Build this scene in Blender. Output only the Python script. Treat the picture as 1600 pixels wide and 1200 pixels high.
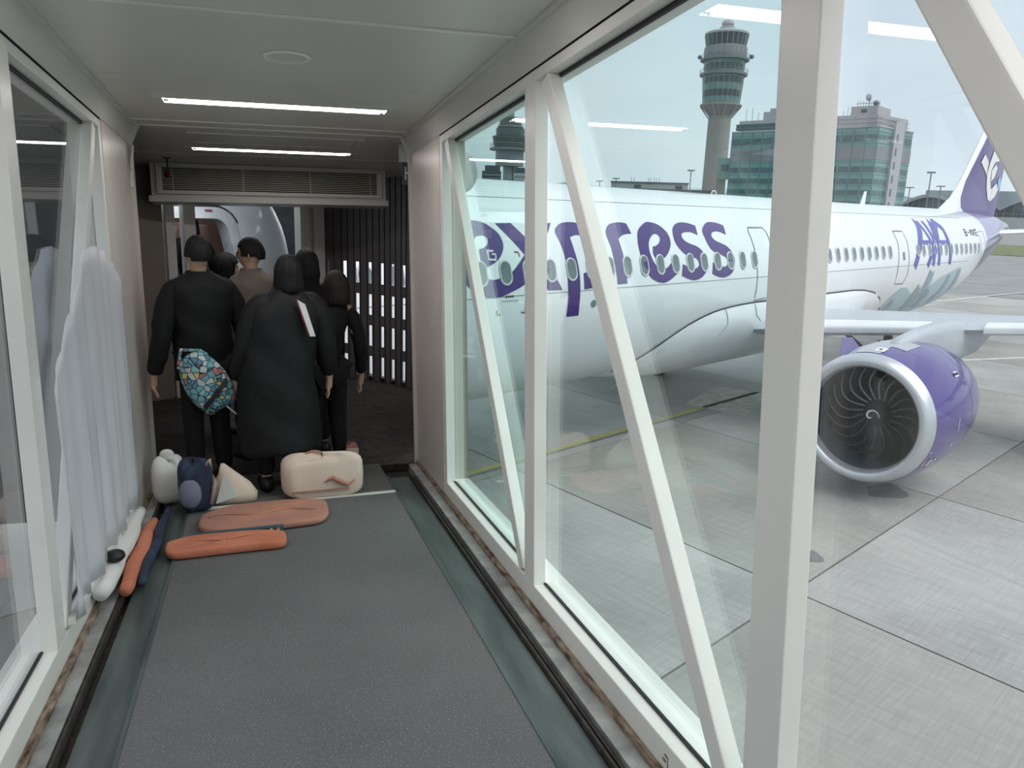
import bpy, bmesh, math, random
from mathutils import Vector, Matrix
random.seed(7)
PI = math.pi
S = bpy.context.scene
COL = S.collection
for _o in list(bpy.data.objects):
    bpy.data.objects.remove(_o)

# ------------------------------------------------------------------ camera
def V(*a): return Vector(a if len(a) > 1 else a[0])
FPX = 1200.0                                   # focal length in pixels of a 1600 px wide frame
UP_C = V(175, 5200, -1200).normalized()        # world up, tunnel axis and aircraft axis in camera axes (right, up, forward)
AX_C = V(407-800, 600-408, FPX).normalized()
HD_C = (AX_C - UP_C*AX_C.dot(UP_C)).normalized()
def rx(a, b):
    r = a.cross(b); return r if r.x > 0 else -r
RT_C = rx(HD_C, UP_C)
def cam2w(v): return V(v.dot(RT_C), v.dot(HD_C), v.dot(UP_C))
HC = 5.3
cam_d = bpy.data.cameras.new('camera'); cam = bpy.data.objects.new('camera', cam_d); COL.objects.link(cam)
cam_d.sensor_width = 36; cam_d.lens = 36*FPX/1600; cam_d.clip_end = 3000; cam_d.clip_start = .05
_x, _y, _z = cam2w(V(1, 0, 0)), cam2w(V(0, 1, 0)), -cam2w(V(0, 0, 1))
cam.matrix_world = Matrix(((_x.x, _y.x, _z.x, 0), (_x.y, _y.y, _z.y, 0), (_x.z, _y.z, _z.z, HC), (0, 0, 0, 1)))
S.camera = cam
# ------------------------------------------------------------------ view, sky, sun
S.view_settings.view_transform = 'Standard'; S.view_settings.look = 'None'
S.view_settings.gamma = 1; S.view_settings.use_curve_mapping = False
S.view_settings.exposure = 0.38
wd = bpy.data.worlds.new('sky'); S.world = wd; wd.use_nodes = True
nt = wd.node_tree; nt.nodes.clear()
def nn(t, k, **kw):
    n = t.nodes.new(k)
    for a, b in kw.items(): setattr(n, a, b)
    return n
_tc = nn(nt, 'ShaderNodeTexCoord'); _mp = nn(nt, 'ShaderNodeMapping'); _mp.inputs['Scale'].default_value = (1, 1, 3.2)
_ns = nn(nt, 'ShaderNodeTexNoise'); _ns.inputs['Scale'].default_value = 2.2; _ns.inputs['Detail'].default_value = 5; _ns.inputs['Roughness'].default_value = .5
_cr = nn(nt, 'ShaderNodeValToRGB'); _cr.color_ramp.elements[0].position = .3; _cr.color_ramp.elements[1].position = .72
_cr.color_ramp.elements[0].color = (.60, .72, .81, 1); _cr.color_ramp.elements[1].color = (.78, .87, .92, 1)
_bg = nn(nt, 'ShaderNodeBackground'); _bg.inputs['Strength'].default_value = .84
_wo = nn(nt, 'ShaderNodeOutputWorld')
nt.links.new(_tc.outputs['Generated'], _mp.inputs['Vector']); nt.links.new(_mp.outputs[0], _ns.inputs['Vector'])
nt.links.new(_ns.outputs['Fac'], _cr.inputs['Fac']); nt.links.new(_cr.outputs['Color'], _bg.inputs['Color']); nt.links.new(_bg.outputs[0], _wo.inputs[0])
sun_d = bpy.data.lights.new('sun', 'SUN'); sun_d.energy = 1.7; sun_d.angle = math.radians(60); sun_d.color = (1, .98, .95)
sun = bpy.data.objects.new('sun', sun_d); COL.objects.link(sun); sun.rotation_euler = (math.radians(24), math.radians(28), 0)

# ------------------------------------------------------------------ frames
Z0 = (UP_C - AX_C*UP_C.dot(AX_C)).normalized(); R0 = rx(AX_C, Z0)
_c, _s = math.cos(math.radians(.7)), math.sin(math.radians(.7))
def frame(a, b, c, o):
    return Matrix(((a.x, b.x, c.x, o[0]), (a.y, b.y, c.y, o[1]), (a.z, b.z, c.z, o[2]), (0, 0, 0, 1)))
FB = frame(cam2w(R0*_c + Z0*_s), cam2w(AX_C), cam2w(Z0*_c - R0*_s), (0, 0, HC))      # sloping jet bridge: x right, y along, z up, origin at the eye
_px, _pz = 1262.0, 1200.0
PA = V(_px, -(_px*UP_C.x + _pz*UP_C.z)/UP_C.y, _pz).normalized(); PW = cam2w(PA)
FP = frame(V(PW.x, PW.y, 0), V(-PW.y, PW.x, 0), V(0, 0, 1), (0, 0, 0))               # aircraft axes: x aft, y starboard, z up
FP.translation = V(-PW.y, PW.x, 0)*11.07
FW = Matrix.Identity(4)

# ------------------------------------------------------------------ materials
def srgb(r, g, b):
    f = lambda c: (c/255/12.92) if c <= 10 else ((c/255+.055)/1.055)**2.4
    return (f(r), f(g), f(b), 1)
def mat(name, col, rough=.5, metal=0, var=.12, scale=6, bump=0, bscale=60, coat=0, emit=None, stretch=(1, 1, 1), spec=.5, col2=None, detail=4):
    m = bpy.data.materials.new(name); m.use_nodes = True; t = m.node_tree; b = t.nodes['Principled BSDF']
    tc = nn(t, 'ShaderNodeTexCoord'); mp = nn(t, 'ShaderNodeMapping'); mp.inputs['Scale'].default_value = stretch
    t.links.new(tc.outputs['Object'], mp.inputs['Vector'])
    n = nn(t, 'ShaderNodeTexNoise'); n.inputs['Scale'].default_value = scale; n.inputs['Detail'].default_value = detail
    t.links.new(mp.outputs[0], n.inputs['Vector'])
    r = nn(t, 'ShaderNodeValToRGB'); r.color_ramp.elements[0].position = .32; r.color_ramp.elements[1].position = .68
    c2 = col2 or tuple(min(1, c*(1+var)) for c in col[:3]) + (1,)
    c1 = tuple(c*(1-var) for c in col[:3]) + (1,) if not col2 else col
    r.color_ramp.elements[0].color = c1; r.color_ramp.elements[1].color = c2
    t.links.new(n.outputs['Fac'], r.inputs['Fac']); t.links.new(r.outputs['Color'], b.inputs['Base Color'])
    b.inputs['Roughness'].default_value = rough; b.inputs['Metallic'].default_value = metal
    b.inputs['Specular IOR Level'].default_value = spec
    if coat: b.inputs['Coat Weight'].default_value = coat; b.inputs['Coat Roughness'].default_value = .06
    if bump:
        n2 = nn(t, 'ShaderNodeTexNoise'); n2.inputs['Scale'].default_value = bscale; n2.inputs['Detail'].default_value = 3
        t.links.new(mp.outputs[0], n2.inputs['Vector'])
        bp = nn(t, 'ShaderNodeBump'); bp.inputs['Strength'].default_value = bump; bp.inputs['Distance'].default_value = .01
        t.links.new(n2.outputs['Fac'], bp.inputs['Height']); t.links.new(bp.outputs[0], b.inputs['Normal'])
    if emit:
        b.inputs['Emission Color'].default_value = emit[0]; b.inputs['Emission Strength'].default_value = emit[1]
    return m
def glass(name, tint, refl=1.0, rough=0.0):
    m = bpy.data.materials.new(name); m.use_nodes = True; t = m.node_tree; t.nodes.clear()
    o = nn(t, 'ShaderNodeOutputMaterial'); mx = nn(t, 'ShaderNodeMixShader'); tr = nn(t, 'ShaderNodeBsdfTransparent')
    gl = nn(t, 'ShaderNodeBsdfGlossy'); gl.inputs['Roughness'].default_value = rough; lw = nn(t, 'ShaderNodeLayerWeight'); lw.inputs['Blend'].default_value = .5; pw = nn(t, 'ShaderNodeMath', operation='POWER'); pw.inputs[1].default_value = 5.0; t.links.new(lw.outputs['Facing'], pw.inputs[0]); fr = nn(t, 'ShaderNodeMath', operation='MULTIPLY_ADD'); fr.inputs[1].default_value = .96; fr.inputs[2].default_value = .04; t.links.new(pw.outputs[0], fr.inputs[0])
    tr.inputs['Color'].default_value = tint; gl.inputs['Color'].default_value = (refl, refl, refl, 1)
    n = nn(t, 'ShaderNodeTexNoise'); n.inputs['Scale'].default_value = 1.5
    ma = nn(t, 'ShaderNodeMath', operation='MULTIPLY_ADD'); ma.inputs[1].default_value = .01; t.links.new(n.outputs['Fac'], ma.inputs[0]); t.links.new(fr.outputs[0], ma.inputs[2])
    t.links.new(ma.outputs[0], mx.inputs[0]); t.links.new(tr.outputs[0], mx.inputs[1]); t.links.new(gl.outputs[0], mx.inputs[2]); t.links.new(mx.outputs[0], o.inputs[0])
    return m
M = {}
M['paint'] = mat('painted_steel', srgb(234, 231, 225), .33, var=.04, scale=2.5, bump=.05, bscale=14)
M['panelpaint'] = mat('wall_panel_paint', srgb(218, 208, 200), .3, var=.05, scale=3, bump=.04, bscale=9)
M['ceil'] = mat('ceiling_paint', srgb(212, 210, 203), .35, var=.04, scale=1.2, bump=.03, bscale=5)
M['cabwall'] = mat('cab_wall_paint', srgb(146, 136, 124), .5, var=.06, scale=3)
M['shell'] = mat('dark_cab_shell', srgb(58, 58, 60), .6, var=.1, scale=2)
M['dark'] = mat('dark_shadow_gap', srgb(22, 22, 22), .8)
M['rubber'] = mat('black_rubber', srgb(24, 24, 25), .55, bump=.2)
M['slat'] = mat('charcoal_slat', srgb(112, 105, 104), .45, var=.12, scale=5)
M['light'] = mat('fluorescent_diffuser', srgb(250, 246, 246), .4, emit=((1, .95, .95, 1), 12.0), var=.02)
M['alu'] = mat('grille_aluminium', srgb(200, 196, 182), .45, metal=.1, var=.08)
M['rust'] = mat('rusty_steel', srgb(66, 42, 30), .85, col2=srgb(168, 150, 132), scale=38, bump=.6, bscale=90, stretch=(1, .3, 1))
M['gutter'] = mat('worn_gutter_plate', srgb(58, 66, 65), .35, col2=srgb(92, 102, 99), scale=3, stretch=(4, .6, 1), bump=.15, bscale=40)
M['plate'] = mat('scuffed_grey_plate', srgb(128, 128, 126), .5, col2=srgb(176, 176, 172), scale=9, bump=.25, bscale=60)
M['trench'] = mat('dirty_dark_rail', srgb(38, 34, 31), .7, col2=srgb(70, 62, 56), scale=14, bump=.4)
M['green'] = mat('weathered_seal', srgb(60, 64, 60), .6)
M['sheet'] = mat('milky_plastic_sheet', srgb(222, 220, 226), .4, var=.05, scale=3)
M['white'] = mat('aircraft_white', srgb(236, 238, 241), .22, var=.025, scale=.6, coat=.6)
M['purple'] = mat('livery_purple', srgb(74, 50, 122), .35, var=.1, scale=.7, coat=.25)
M['purple2'] = mat('nacelle_purple', srgb(70, 46, 130), .24, var=.05, scale=.8, coat=.6)
M['aya'] = mat('livery_blue_violet', srgb(88, 88, 172), .3, var=.1, scale=.7)
M['sky1'] = mat('livery_pale_blue', srgb(176, 198, 208), .3, var=.05, scale=2)
M['sky2'] = mat('livery_slate_print', srgb(118, 138, 150), .3, col2=srgb(166, 184, 194), scale=9, stretch=(2, 2, 6))
M['ltblue'] = mat('livery_light_blue', srgb(120, 190, 226), .3)
M['line'] = mat('panel_line_grey', srgb(128, 134, 138), .5)
M['redmark'] = mat('red_marking', srgb(150, 60, 70), .4)
M['black'] = mat('marking_black', srgb(30, 32, 36), .4)
M['metal'] = mat('lip_bare_metal', srgb(200, 202, 206), .3, metal=.55, var=.03, scale=4)
M['slatmetal'] = mat('leading_edge_metal', srgb(228, 230, 233), .35, metal=.0, var=.04, scale=3)
M['winggrey'] = mat('wing_grey', srgb(182, 187, 194), .35, var=.05, scale=1.5, stretch=(1, 4, 1))
M['duct'] = mat('intake_duct', srgb(66, 72, 84), .35, var=.15, scale=3, stretch=(1, 3, 3))
M['fan'] = mat('fan_blade', srgb(26, 28, 34), .3, metal=.5)
M['edge'] = mat('blade_edge', srgb(120, 118, 116), .3, metal=.7)
M['spin'] = mat('spinner_black', srgb(20, 21, 25), .4)
M['wglass'] = mat('cabin_window_pane', srgb(112, 124, 128), .12, var=.15, scale=3)
M['wframe'] = mat('cabin_window_frame', srgb(206, 210, 214), .3)
M['tyre'] = mat('tyre_rubber', srgb(30, 30, 31), .8, bump=.2)
M['strut'] = mat('gear_strut', srgb(150, 148, 140), .4, metal=.3)
M['hair'] = mat('black_hair', srgb(6, 5, 5), .65, var=.5, scale=40, stretch=(4, 4, .5), bump=.5, bscale=60)
M['hairb'] = mat('brown_hair', srgb(30, 22, 19), .6, var=.4, scale=40, stretch=(4, 4, .5), bump=.5, bscale=60)
M['skin'] = mat('skin', srgb(206, 166, 142), .5, var=.05, scale=8)
M['cloth'] = mat('black_cloth', srgb(8, 8, 10), .8, var=.25, scale=9, bump=.4, bscale=25)
M['coat'] = mat('black_padded_nylon', srgb(8, 9, 13), .7, var=.2, scale=6, bump=.5, bscale=14)
M['trouser'] = mat('black_trouser', srgb(16, 16, 18), .85, var=.3, scale=9, bump=.3, bscale=30)
M['brownj'] = mat('taupe_jacket', srgb(126, 114, 106), .75, var=.08, scale=7, bump=.3, bscale=25)
M['shoe'] = mat('shoe_leather', srgb(24, 24, 25), .4)
M['cream'] = mat('cream_leather', srgb(224, 196, 180), .5, col2=srgb(236, 216, 200), scale=3, bump=.1)
M['salmon'] = mat('salmon_fabric', srgb(168, 124, 112), .85, col2=srgb(198, 134, 112), scale=4, bump=.3, bscale=40)
M['orange'] = mat('orange_fabric', srgb(196, 112, 84), .8, col2=srgb(214, 134, 106), scale=5, bump=.3, bscale=50)
M['navy'] = mat('navy_fabric', srgb(30, 40, 62), .75, col2=srgb(60, 70, 96), scale=6, bump=.3)
M['grey'] = mat('grey_lilac_fabric', srgb(126, 126, 150), .7, bump=.3)
M['paper'] = mat('white_paper', srgb(232, 228, 226), .6, var=.04)
M['bluegrey'] = mat('teal_strap', srgb(60, 90, 104), .6)
M['maroon'] = mat('maroon_strap', srgb(110, 34, 44), .6)
def mat_tote():
    m = bpy.data.materials.new('cartoon_print_canvas'); m.use_nodes = True; t = m.node_tree; b = t.nodes['Principled BSDF']
    tc = nn(t, 'ShaderNodeTexCoord'); vo = nn(t, 'ShaderNodeTexVoronoi'); vo.inputs['Scale'].default_value = 26
    r = nn(t, 'ShaderNodeValToRGB'); r.color_ramp.interpolation = 'CONSTANT'; e = r.color_ramp.elements
    cols = [(0, srgb(120, 176, 186)), (.22, srgb(196, 200, 200)), (.4, srgb(96, 140, 160)), (.55, srgb(222, 206, 130)), (.62, srgb(140, 196, 200)), (.8, srgb(200, 120, 110)), (.86, srgb(60, 110, 110)), (.92, srgb(210, 214, 212))]
    e[0].color = cols[0][1]; e[1].position = cols[1][0]; e[1].color = cols[1][1]
    for p, c in cols[2:]:
        k = e.new(p); k.color = c
    sp = nn(t, 'ShaderNodeSeparateColor'); t.links.new(tc.outputs['Object'], vo.inputs['Vector']); t.links.new(vo.outputs['Color'], sp.inputs[0]); t.links.new(sp.outputs[0], r.inputs[0])
    v2 = nn(t, 'ShaderNodeTexVoronoi', feature='DISTANCE_TO_EDGE'); v2.inputs['Scale'].default_value = 26; t.links.new(tc.outputs['Object'], v2.inputs['Vector'])
    lt = nn(t, 'ShaderNodeMath', operation='LESS_THAN'); lt.inputs[1].default_value = .06; t.links.new(v2.outputs[0], lt.inputs[0])
    mx = nn(t, 'ShaderNodeMix', data_type='RGBA'); mx.inputs['B'].default_value = srgb(40, 50, 70)
    t.links.new(lt.outputs[0], mx.inputs['Factor']); t.links.new(r.outputs[0], mx.inputs['A']); t.links.new(mx.outputs['Result'], b.inputs['Base Color']); b.inputs['Roughness'].default_value = .7
    return m
M['tote'] = mat_tote()
def mat_carpet():
    m = mat('speckled_carpet', srgb(106, 105, 104), .85, var=.1, scale=1.6, bump=.5, bscale=400)
    t = m.node_tree; b = t.nodes['Principled BSDF']; tc = nn(t, 'ShaderNodeTexCoord')
    n = nn(t, 'ShaderNodeTexNoise'); n.inputs['Scale'].default_value = 170; n.inputs['Detail'].default_value = 2; t.links.new(tc.outputs['Object'], n.inputs['Vector'])
    r = nn(t, 'ShaderNodeValToRGB'); r.color_ramp.elements[0].position = .6; r.color_ramp.elements[1].position = .72
    old = b.inputs['Base Color'].links[0].from_socket
    mx = nn(t, 'ShaderNodeMix', data_type='RGBA'); mx.inputs['B'].default_value = srgb(170, 170, 172)
    t.links.new(n.outputs['Fac'], r.inputs[0]); t.links.new(r.outputs[0], mx.inputs['Factor']); t.links.new(old, mx.inputs['A']); t.links.new(mx.outputs['Result'], b.inputs['Base Color'])
    return m
M['carpet'] = mat_carpet()
def mat_concrete(name, base, seed):
    m = bpy.data.materials.new(name); m.use_nodes = True; t = m.node_tree; b = t.nodes['Principled BSDF']
    g = nn(t, 'ShaderNodeNewGeometry'); mp = nn(t, 'ShaderNodeMapping'); mp.inputs['Rotation'].default_value = (0, 0, -math.atan2(PW.y, PW.x)); mp.inputs['Location'].default_value = (seed*3.1, seed*1.7, 0)
    t.links.new(g.outputs['Position'], mp.inputs['Vector'])
    n1 = nn(t, 'ShaderNodeTexNoise'); n1.inputs['Scale'].default_value = .35; n1.inputs['Detail'].default_value = 6; t.links.new(mp.outputs[0], n1.inputs['Vector'])
    m2 = nn(t, 'ShaderNodeMapping'); m2.inputs['Scale'].default_value = (.5, 9, 1); t.links.new(mp.outputs[0], m2.inputs['Vector'])
    n2 = nn(t, 'ShaderNodeTexNoise'); n2.inputs['Scale'].default_value = 3; n2.inputs['Detail'].default_value = 4; t.links.new(m2.outputs[0], n2.inputs['Vector'])
    m3 = nn(t, 'ShaderNodeMapping'); m3.inputs['Scale'].default_value = (7, .6, 1); t.links.new(mp.outputs[0], m3.inputs['Vector'])
    n3 = nn(t, 'ShaderNodeTexNoise'); n3.inputs['Scale'].default_value = 2; n3.inputs['Detail'].default_value = 3; t.links.new(m3.outputs[0], n3.inputs['Vector'])
    a1 = nn(t, 'ShaderNodeMath', operation='MULTIPLY'); t.links.new(n2.outputs['Fac'], a1.inputs[0]); t.links.new(n3.outputs['Fac'], a1.inputs[1])
    a2 = nn(t, 'ShaderNodeMath', operation='MULTIPLY_ADD'); a2.inputs[1].default_value = .9; t.links.new(a1.outputs[0], a2.inputs[0]); t.links.new(n1.outputs['Fac'], a2.inputs[2])
    r = nn(t, 'ShaderNodeValToRGB'); r.color_ramp.elements[0].position = .45; r.color_ramp.elements[1].position = .92
    r.color_ramp.elements[0].color = tuple(c*.72 for c in base[:3]) + (1,); r.color_ramp.elements[1].color = tuple(min(1, c*1.12) for c in base[:3]) + (1,)
    t.links.new(a2.outputs[0], r.inputs[0]); t.links.new(r.outputs[0], b.inputs['Base Color']); b.inputs['Roughness'].default_value = .8
    bp = nn(t, 'ShaderNodeBump'); bp.inputs['Strength'].default_value = .3; bp.inputs['Distance'].default_value = .01; t.links.new(n2.outputs['Fac'], bp.inputs['Height']); t.links.new(bp.outputs[0], b.inputs['Normal'])
    return m
M['conc'] = mat_concrete('apron_concrete', srgb(160, 157, 152), 0)
M['conc2'] = mat_concrete('apron_concrete_new', srgb(170, 168, 165), 1)
M['far'] = mat_concrete('taxiway_surface', srgb(140, 140, 141), 2)
M['grass'] = mat('airfield_grass', srgb(104, 112, 72), .9, var=.2, scale=.3)
M['ypaint'] = mat('yellow_line_paint', srgb(176, 168, 96), .7, var=.15, scale=3)
M['wpaint'] = mat('white_line_paint', srgb(214, 212, 206), .7, var=.1, scale=3)
M['stain_shade'] = mat('oil_stain_and_shade', srgb(112, 112, 114), .6, var=.2, scale=5)  # serves real oil, the painted shade under the engine and the line edge
M['patch'] = mat('patched_concrete', srgb(186, 184, 172), .8, var=.2, scale=3)
M['twr'] = mat('tower_concrete', srgb(150, 146, 142), .8, var=.05, scale=.1)
M['twrgreen'] = mat('tower_green_glazing', srgb(104, 134, 132), .3, var=.1, scale=.2)
M['twrdark'] = mat('tower_dark_glass', srgb(64, 76, 82), .2, var=.15, scale=.3)
M['bgreen'] = mat('facade_green_glass', srgb(112, 152, 148), .3, var=.08, scale=.15)
M['bwin'] = mat('facade_window_band', srgb(72, 98, 104), .2, var=.15, scale=.3)
M['bgrey'] = mat('facade_grey_cladding', srgb(172, 170, 174), .6, var=.06, scale=.2)
M['bband'] = mat('facade_grey_band', srgb(132, 134, 138), .4, var=.12, scale=.1)
M['hang'] = mat('terminal_roof', srgb(150, 158, 164), .5, var=.08, scale=.05)
M['hangg'] = mat('terminal_glazing', srgb(84, 98, 106), .3, var=.3, scale=.15)
M['lowb'] = mat('low_building_wall', srgb(166, 172, 172), .7, var=.06, scale=.1)
M['lowd'] = mat('low_dark_roof', srgb(98, 106, 110), .6, var=.1, scale=.1)
M['pole'] = mat('lamp_pole_grey', srgb(120, 126, 130), .5)
M['bellow'] = mat('canopy_fabric', srgb(82, 82, 84), .75, var=.2, scale=8, bump=.3)
M['cabin'] = mat('cabin_lining', srgb(206, 186, 182), .5, var=.04, scale=1)
M['cabind'] = mat('cabin_dark_panel', srgb(48, 38, 38), .3)
M['cablight'] = mat('cabin_ceiling_light', srgb(250, 236, 226), .4, emit=((1, .9, .86, 1), 4.0))
M['signb'] = mat('sign_dark_plate', srgb(52, 54, 62), .4)
M['signw'] = mat('sign_white_print', srgb(226, 226, 236), .5)
M['red'] = mat('camera_red_glass', srgb(110, 20, 26), .2)
M['gl0'] = glass('clear_glass', (.985, .99, .99, 1)); M['gl1'] = glass('light_tinted_glass', (.935, .985, .975, 1)); M['gl2'] = glass('green_tinted_glass', (.87, .98, .955, 1))

# ------------------------------------------------------------------ mesh helpers
class MB:
    def __init__(s): s.v = []; s.f = []; s.m = []
    def face(s, idx, m=0): s.f.append(tuple(idx)); s.m.append(m)
    def quad(s, a, b, c, d, m=0):
        n = len(s.v); s.v += [tuple(a), tuple(b), tuple(c), tuple(d)]; s.face((n, n+1, n+2, n+3), m); return s
    def box(s, x0, x1, y0, y1, z0, z1, m=0, T=None):
        n = len(s.v); P = [(x, y, z) for z in (z0, z1) for y in (y0, y1) for x in (x0, x1)]
        if T is not None: P = [tuple(T @ Vector(p)) for p in P]
        s.v += P
        for f in ((0, 2, 3, 1), (4, 5, 7, 6), (0, 1, 5, 4), (2, 6, 7, 3), (0, 4, 6, 2), (1, 3, 7, 5)): s.face([n+i for i in f], m)
        return s
    def prism(s, pts, a, b, m=0):            # pts: list of 3-D points, extruded from offset vector a to b
        n = len(s.v); k = len(pts); a = Vector(a); b = Vector(b)
        s.v += [tuple(Vector(p)+a) for p in pts] + [tuple(Vector(p)+b) for p in pts]
        s.face(range(n+k-1, n-1, -1), m); s.face(range(n+k, n+2*k), m)
        for i in range(k): j = (i+1) % k; s.face((n+i, n+j, n+k+j, n+k+i), m)
        return s
    def rings(s, R, m=0, close=True, caps=(True, True)):    # list of rings of points, skinned
        n = len(s.v); k = len(R[0])
        for r in R: s.v += [tuple(p) for p in r]
        for i in range(len(R)-1):
            for j in range(k if close else k-1):
                j2 = (j+1) % k; s.face((n+i*k+j, n+i*k+j2, n+(i+1)*k+j2, n+(i+1)*k+j), m)
        if caps[0] and close: s.face(range(n+k-1, n-1, -1), m)
        if caps[1] and close: s.face([n+(len(R)-1)*k+j for j in range(k)], m)
        return s
    def lathe(s, prof, c=(0, 0, 0), seg=24, axis='z', m=0, caps=(False, False)):   # prof: (r, h)
        R = []
        for r, h in prof:
            ring = []
            for j in range(seg):
                a = 2*PI*j/seg; u, w = r*math.cos(a), r*math.sin(a)
                ring.append({'z': (c[0]+u, c[1]+w, c[2]+h), 'x': (c[0]+h, c[1]+u, c[2]+w), 'y': (c[0]+w, c[1]+h, c[2]+u)}[axis])
            R.append(ring)
        return s.rings(R, m, True, caps)
    def tube(s, pts, r, seg=8, m=0, caps=True):
        P = [Vector(p) for p in pts]; R = []; rr = r if isinstance(r, (list, tuple)) else [r]*len(P)
        for i, p in enumerate(P):
            d = (P[min(i+1, len(P)-1)]-P[max(i-1, 0)]).normalized()
            u = d.cross(Vector((0, 0, 1))); u = u.normalized() if u.length > .05 else Vector((1, 0, 0)); w = d.cross(u).normalized()
            R.append([p+u*(rr[i]*math.cos(2*PI*j/seg))+w*(rr[i]*math.sin(2*PI*j/seg)) for j in range(seg)])
        return s.rings(R, m, True, (caps, caps))
    def sphere(s, c, r, seg=12, rg=8, sc=(1, 1, 1), m=0):
        R = []
        for i in range(1, rg):
            a = PI*i/rg; R.append([(c[0]+r*sc[0]*math.sin(a)*math.cos(2*PI*j/seg), c[1]+r*sc[1]*math.sin(a)*math.sin(2*PI*j/seg), c[2]+r*sc[2]*math.cos(a)) for j in range(seg)])
        return s.rings(R, m)
def mesh(mb, name, mats, smooth=False, bevel=0, auto=False):
    me = bpy.data.meshes.new(name); me.from_pydata(mb.v, [], mb.f)
    for m in (mats if isinstance(mats, (list, tuple)) else [mats]): me.materials.append(m)
    me.polygons.foreach_set('material_index', mb.m)
    bm = bmesh.new(); bm.from_mesh(me)
    bmesh.ops.recalc_face_normals(bm, faces=bm.faces)
    if bevel:
        es = [e for e in bm.edges if len(e.link_faces) == 2 and e.calc_face_angle(0) > .6]
        bmesh.ops.bevel(bm, geom=es, offset=bevel, segments=2, affect='EDGES', profile=.6)
    if auto:
        for e in bm.edges: e.smooth = not (len(e.link_faces) == 2 and e.calc_face_angle(0) > .7)
    for f in bm.faces: f.smooth = smooth
    bm.to_mesh(me); bm.free(); return me
def tag(o, label=None, cat=None, group=None, kind=None):
    if label: o['label'] = label
    if cat: o['category'] = cat
    if group: o['group'] = group
    if kind: o['kind'] = kind
    return o
BASE = {}
def obj(name, mb, mats, parent=None, F=None, **kw):
    me = mb if isinstance(mb, bpy.types.Mesh) else mesh(mb, name, mats, **kw)
    o = bpy.data.objects.new(name, me); COL.objects.link(o)
    if parent is not None:
        o.parent = parent
        if parent.name in BASE: o.matrix_local = Matrix.Translation(-BASE[parent.name])
    elif F is not None: o.matrix_world = F
    return o
def thing(name, label, cat, base, F, group=None, kind=None):
    o = bpy.data.objects.new(name, None); COL.objects.link(o); o.empty_display_size = .1
    o.matrix_world = F @ Matrix.Translation(Vector(base)); BASE[o.name] = Vector(base)
    return tag(o, label, cat, group, kind)
def copy_part(o, parent, loc=None):
    c = o.copy(); COL.objects.link(c); c.parent = parent
    if loc is not None: c.location = loc
    return c

# ================================================================== JET BRIDGE
a, b = 1.128, -.82          # inner faces of the right and left walls
gR, gL = 1.19, -.882        # glass planes
zF, zS, zH, zC = -1.6, -1.487, .742, .915
yE = 5.94
y0 = -4.2
POST = [1.41, 3.17, 4.93, -.35, -2.11]     # near faces of the posts, pitch 1.76
PWD = .135
# floor
fl = tag(obj('floor', MB().box(-.52, .82, y0, 5.19, zF-.04, zF), M['carpet'], F=FB), kind='structure')
obj('gutter', MB().box(.835, .985, y0, 5.6, zF-.06, zF-.012).box(.82, .835, y0, 5.6, zF-.06, zF+.004), M['gutter'], fl)
obj('dark_rail', MB().box(.985, 1.04, y0, 5.6, zF-.08, zF-.05).box(.99, 1.0, y0, 5.6, zF-.08, zF+.01).box(1.02, 1.028, y0, 5.6, zF-.08, zF-.01), M['trench'], fl)
obj('edge_plate', MB().box(1.04, 1.1, y0, 5.9, zF-.06, zF+.004), M['plate'], fl)
obj('rust_strip', MB().box(1.1, 1.127, y0, 5.9, zF-.06, zF+.022), M['rust'], fl)
obj('gutter', MB().box(-.68, -.535, y0, 5.6, zF-.06, zF-.012).box(-.535, -.52, y0, 5.6, zF-.06, zF+.004), M['gutter'], fl)
obj('dark_rail', MB().box(-.735, -.68, y0, 5.6, zF-.08, zF-.05).box(-.725, -.715, y0, 5.6, zF-.08, zF+.01), M['trench'], fl)
obj('edge_plate', MB().box(-.79, -.735, y0, 5.9, zF-.06, zF+.004), M['plate'], fl)
obj('rust_strip', MB().box(-.819, -.79, y0, 5.9, zF-.06, zF+.022), M['rust'], fl)
obj('threshold_strip', MB().box(-.5, .82, 5.19, 5.23, zF-.03, zF+.006), M['paper'], fl)
obj('carpet_piece', MB().box(-.52, .82, 5.23, 6.0, zF-.04, zF), M['carpet'], fl)
obj('subfloor', MB().box(-1.1, 1.4, y0, 6.2, zF-.25, zF-.08), M['trench'], fl)
# ceiling
ce = tag(obj('ceiling', MB().box(-.95, 1.25, y0, yE, zC+.03, zC+.16), M['ceil'], F=FB), kind='structure')
for ya, yb in ((y0, 3.19), (3.195, 4.38), (4.385, 5.68), (5.685, yE)):
    obj('ceiling_panel', MB().box(-.79, 1.09, ya, yb-.004, zC, zC+.03), M['ceil'], ce, bevel=.003)
obj('ceiling_panel', MB().prism([(-2.3, yE+.004, 0), (1.36, yE+.004, 0), (1.66, 7.3, 0), (-2.4, 7.3, 0)], (0, 0, zC-.004), (0, 0, zC+.1)), M['ceil'], ce, bevel=.003)
obj('ceiling_panel', MB().prism([(-2.4, 7.304, 0), (1.66, 7.304, 0), (1.74, 7.7, 0), (1.5, 8.7, 0), (.6, 9.4, 0), (-2.4, 8.0, 0)], (0, 0, zC-.012), (0, 0, zC+.1)), M['ceil'], ce, bevel=.003)
for ya in (3.19, 5.68, 5.9):
    obj('ceiling_joint_strip', MB().box(-.78, 1.06, ya-.012, ya+.012, zC-.008, zC), M['paint'], ce, bevel=.002)
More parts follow.
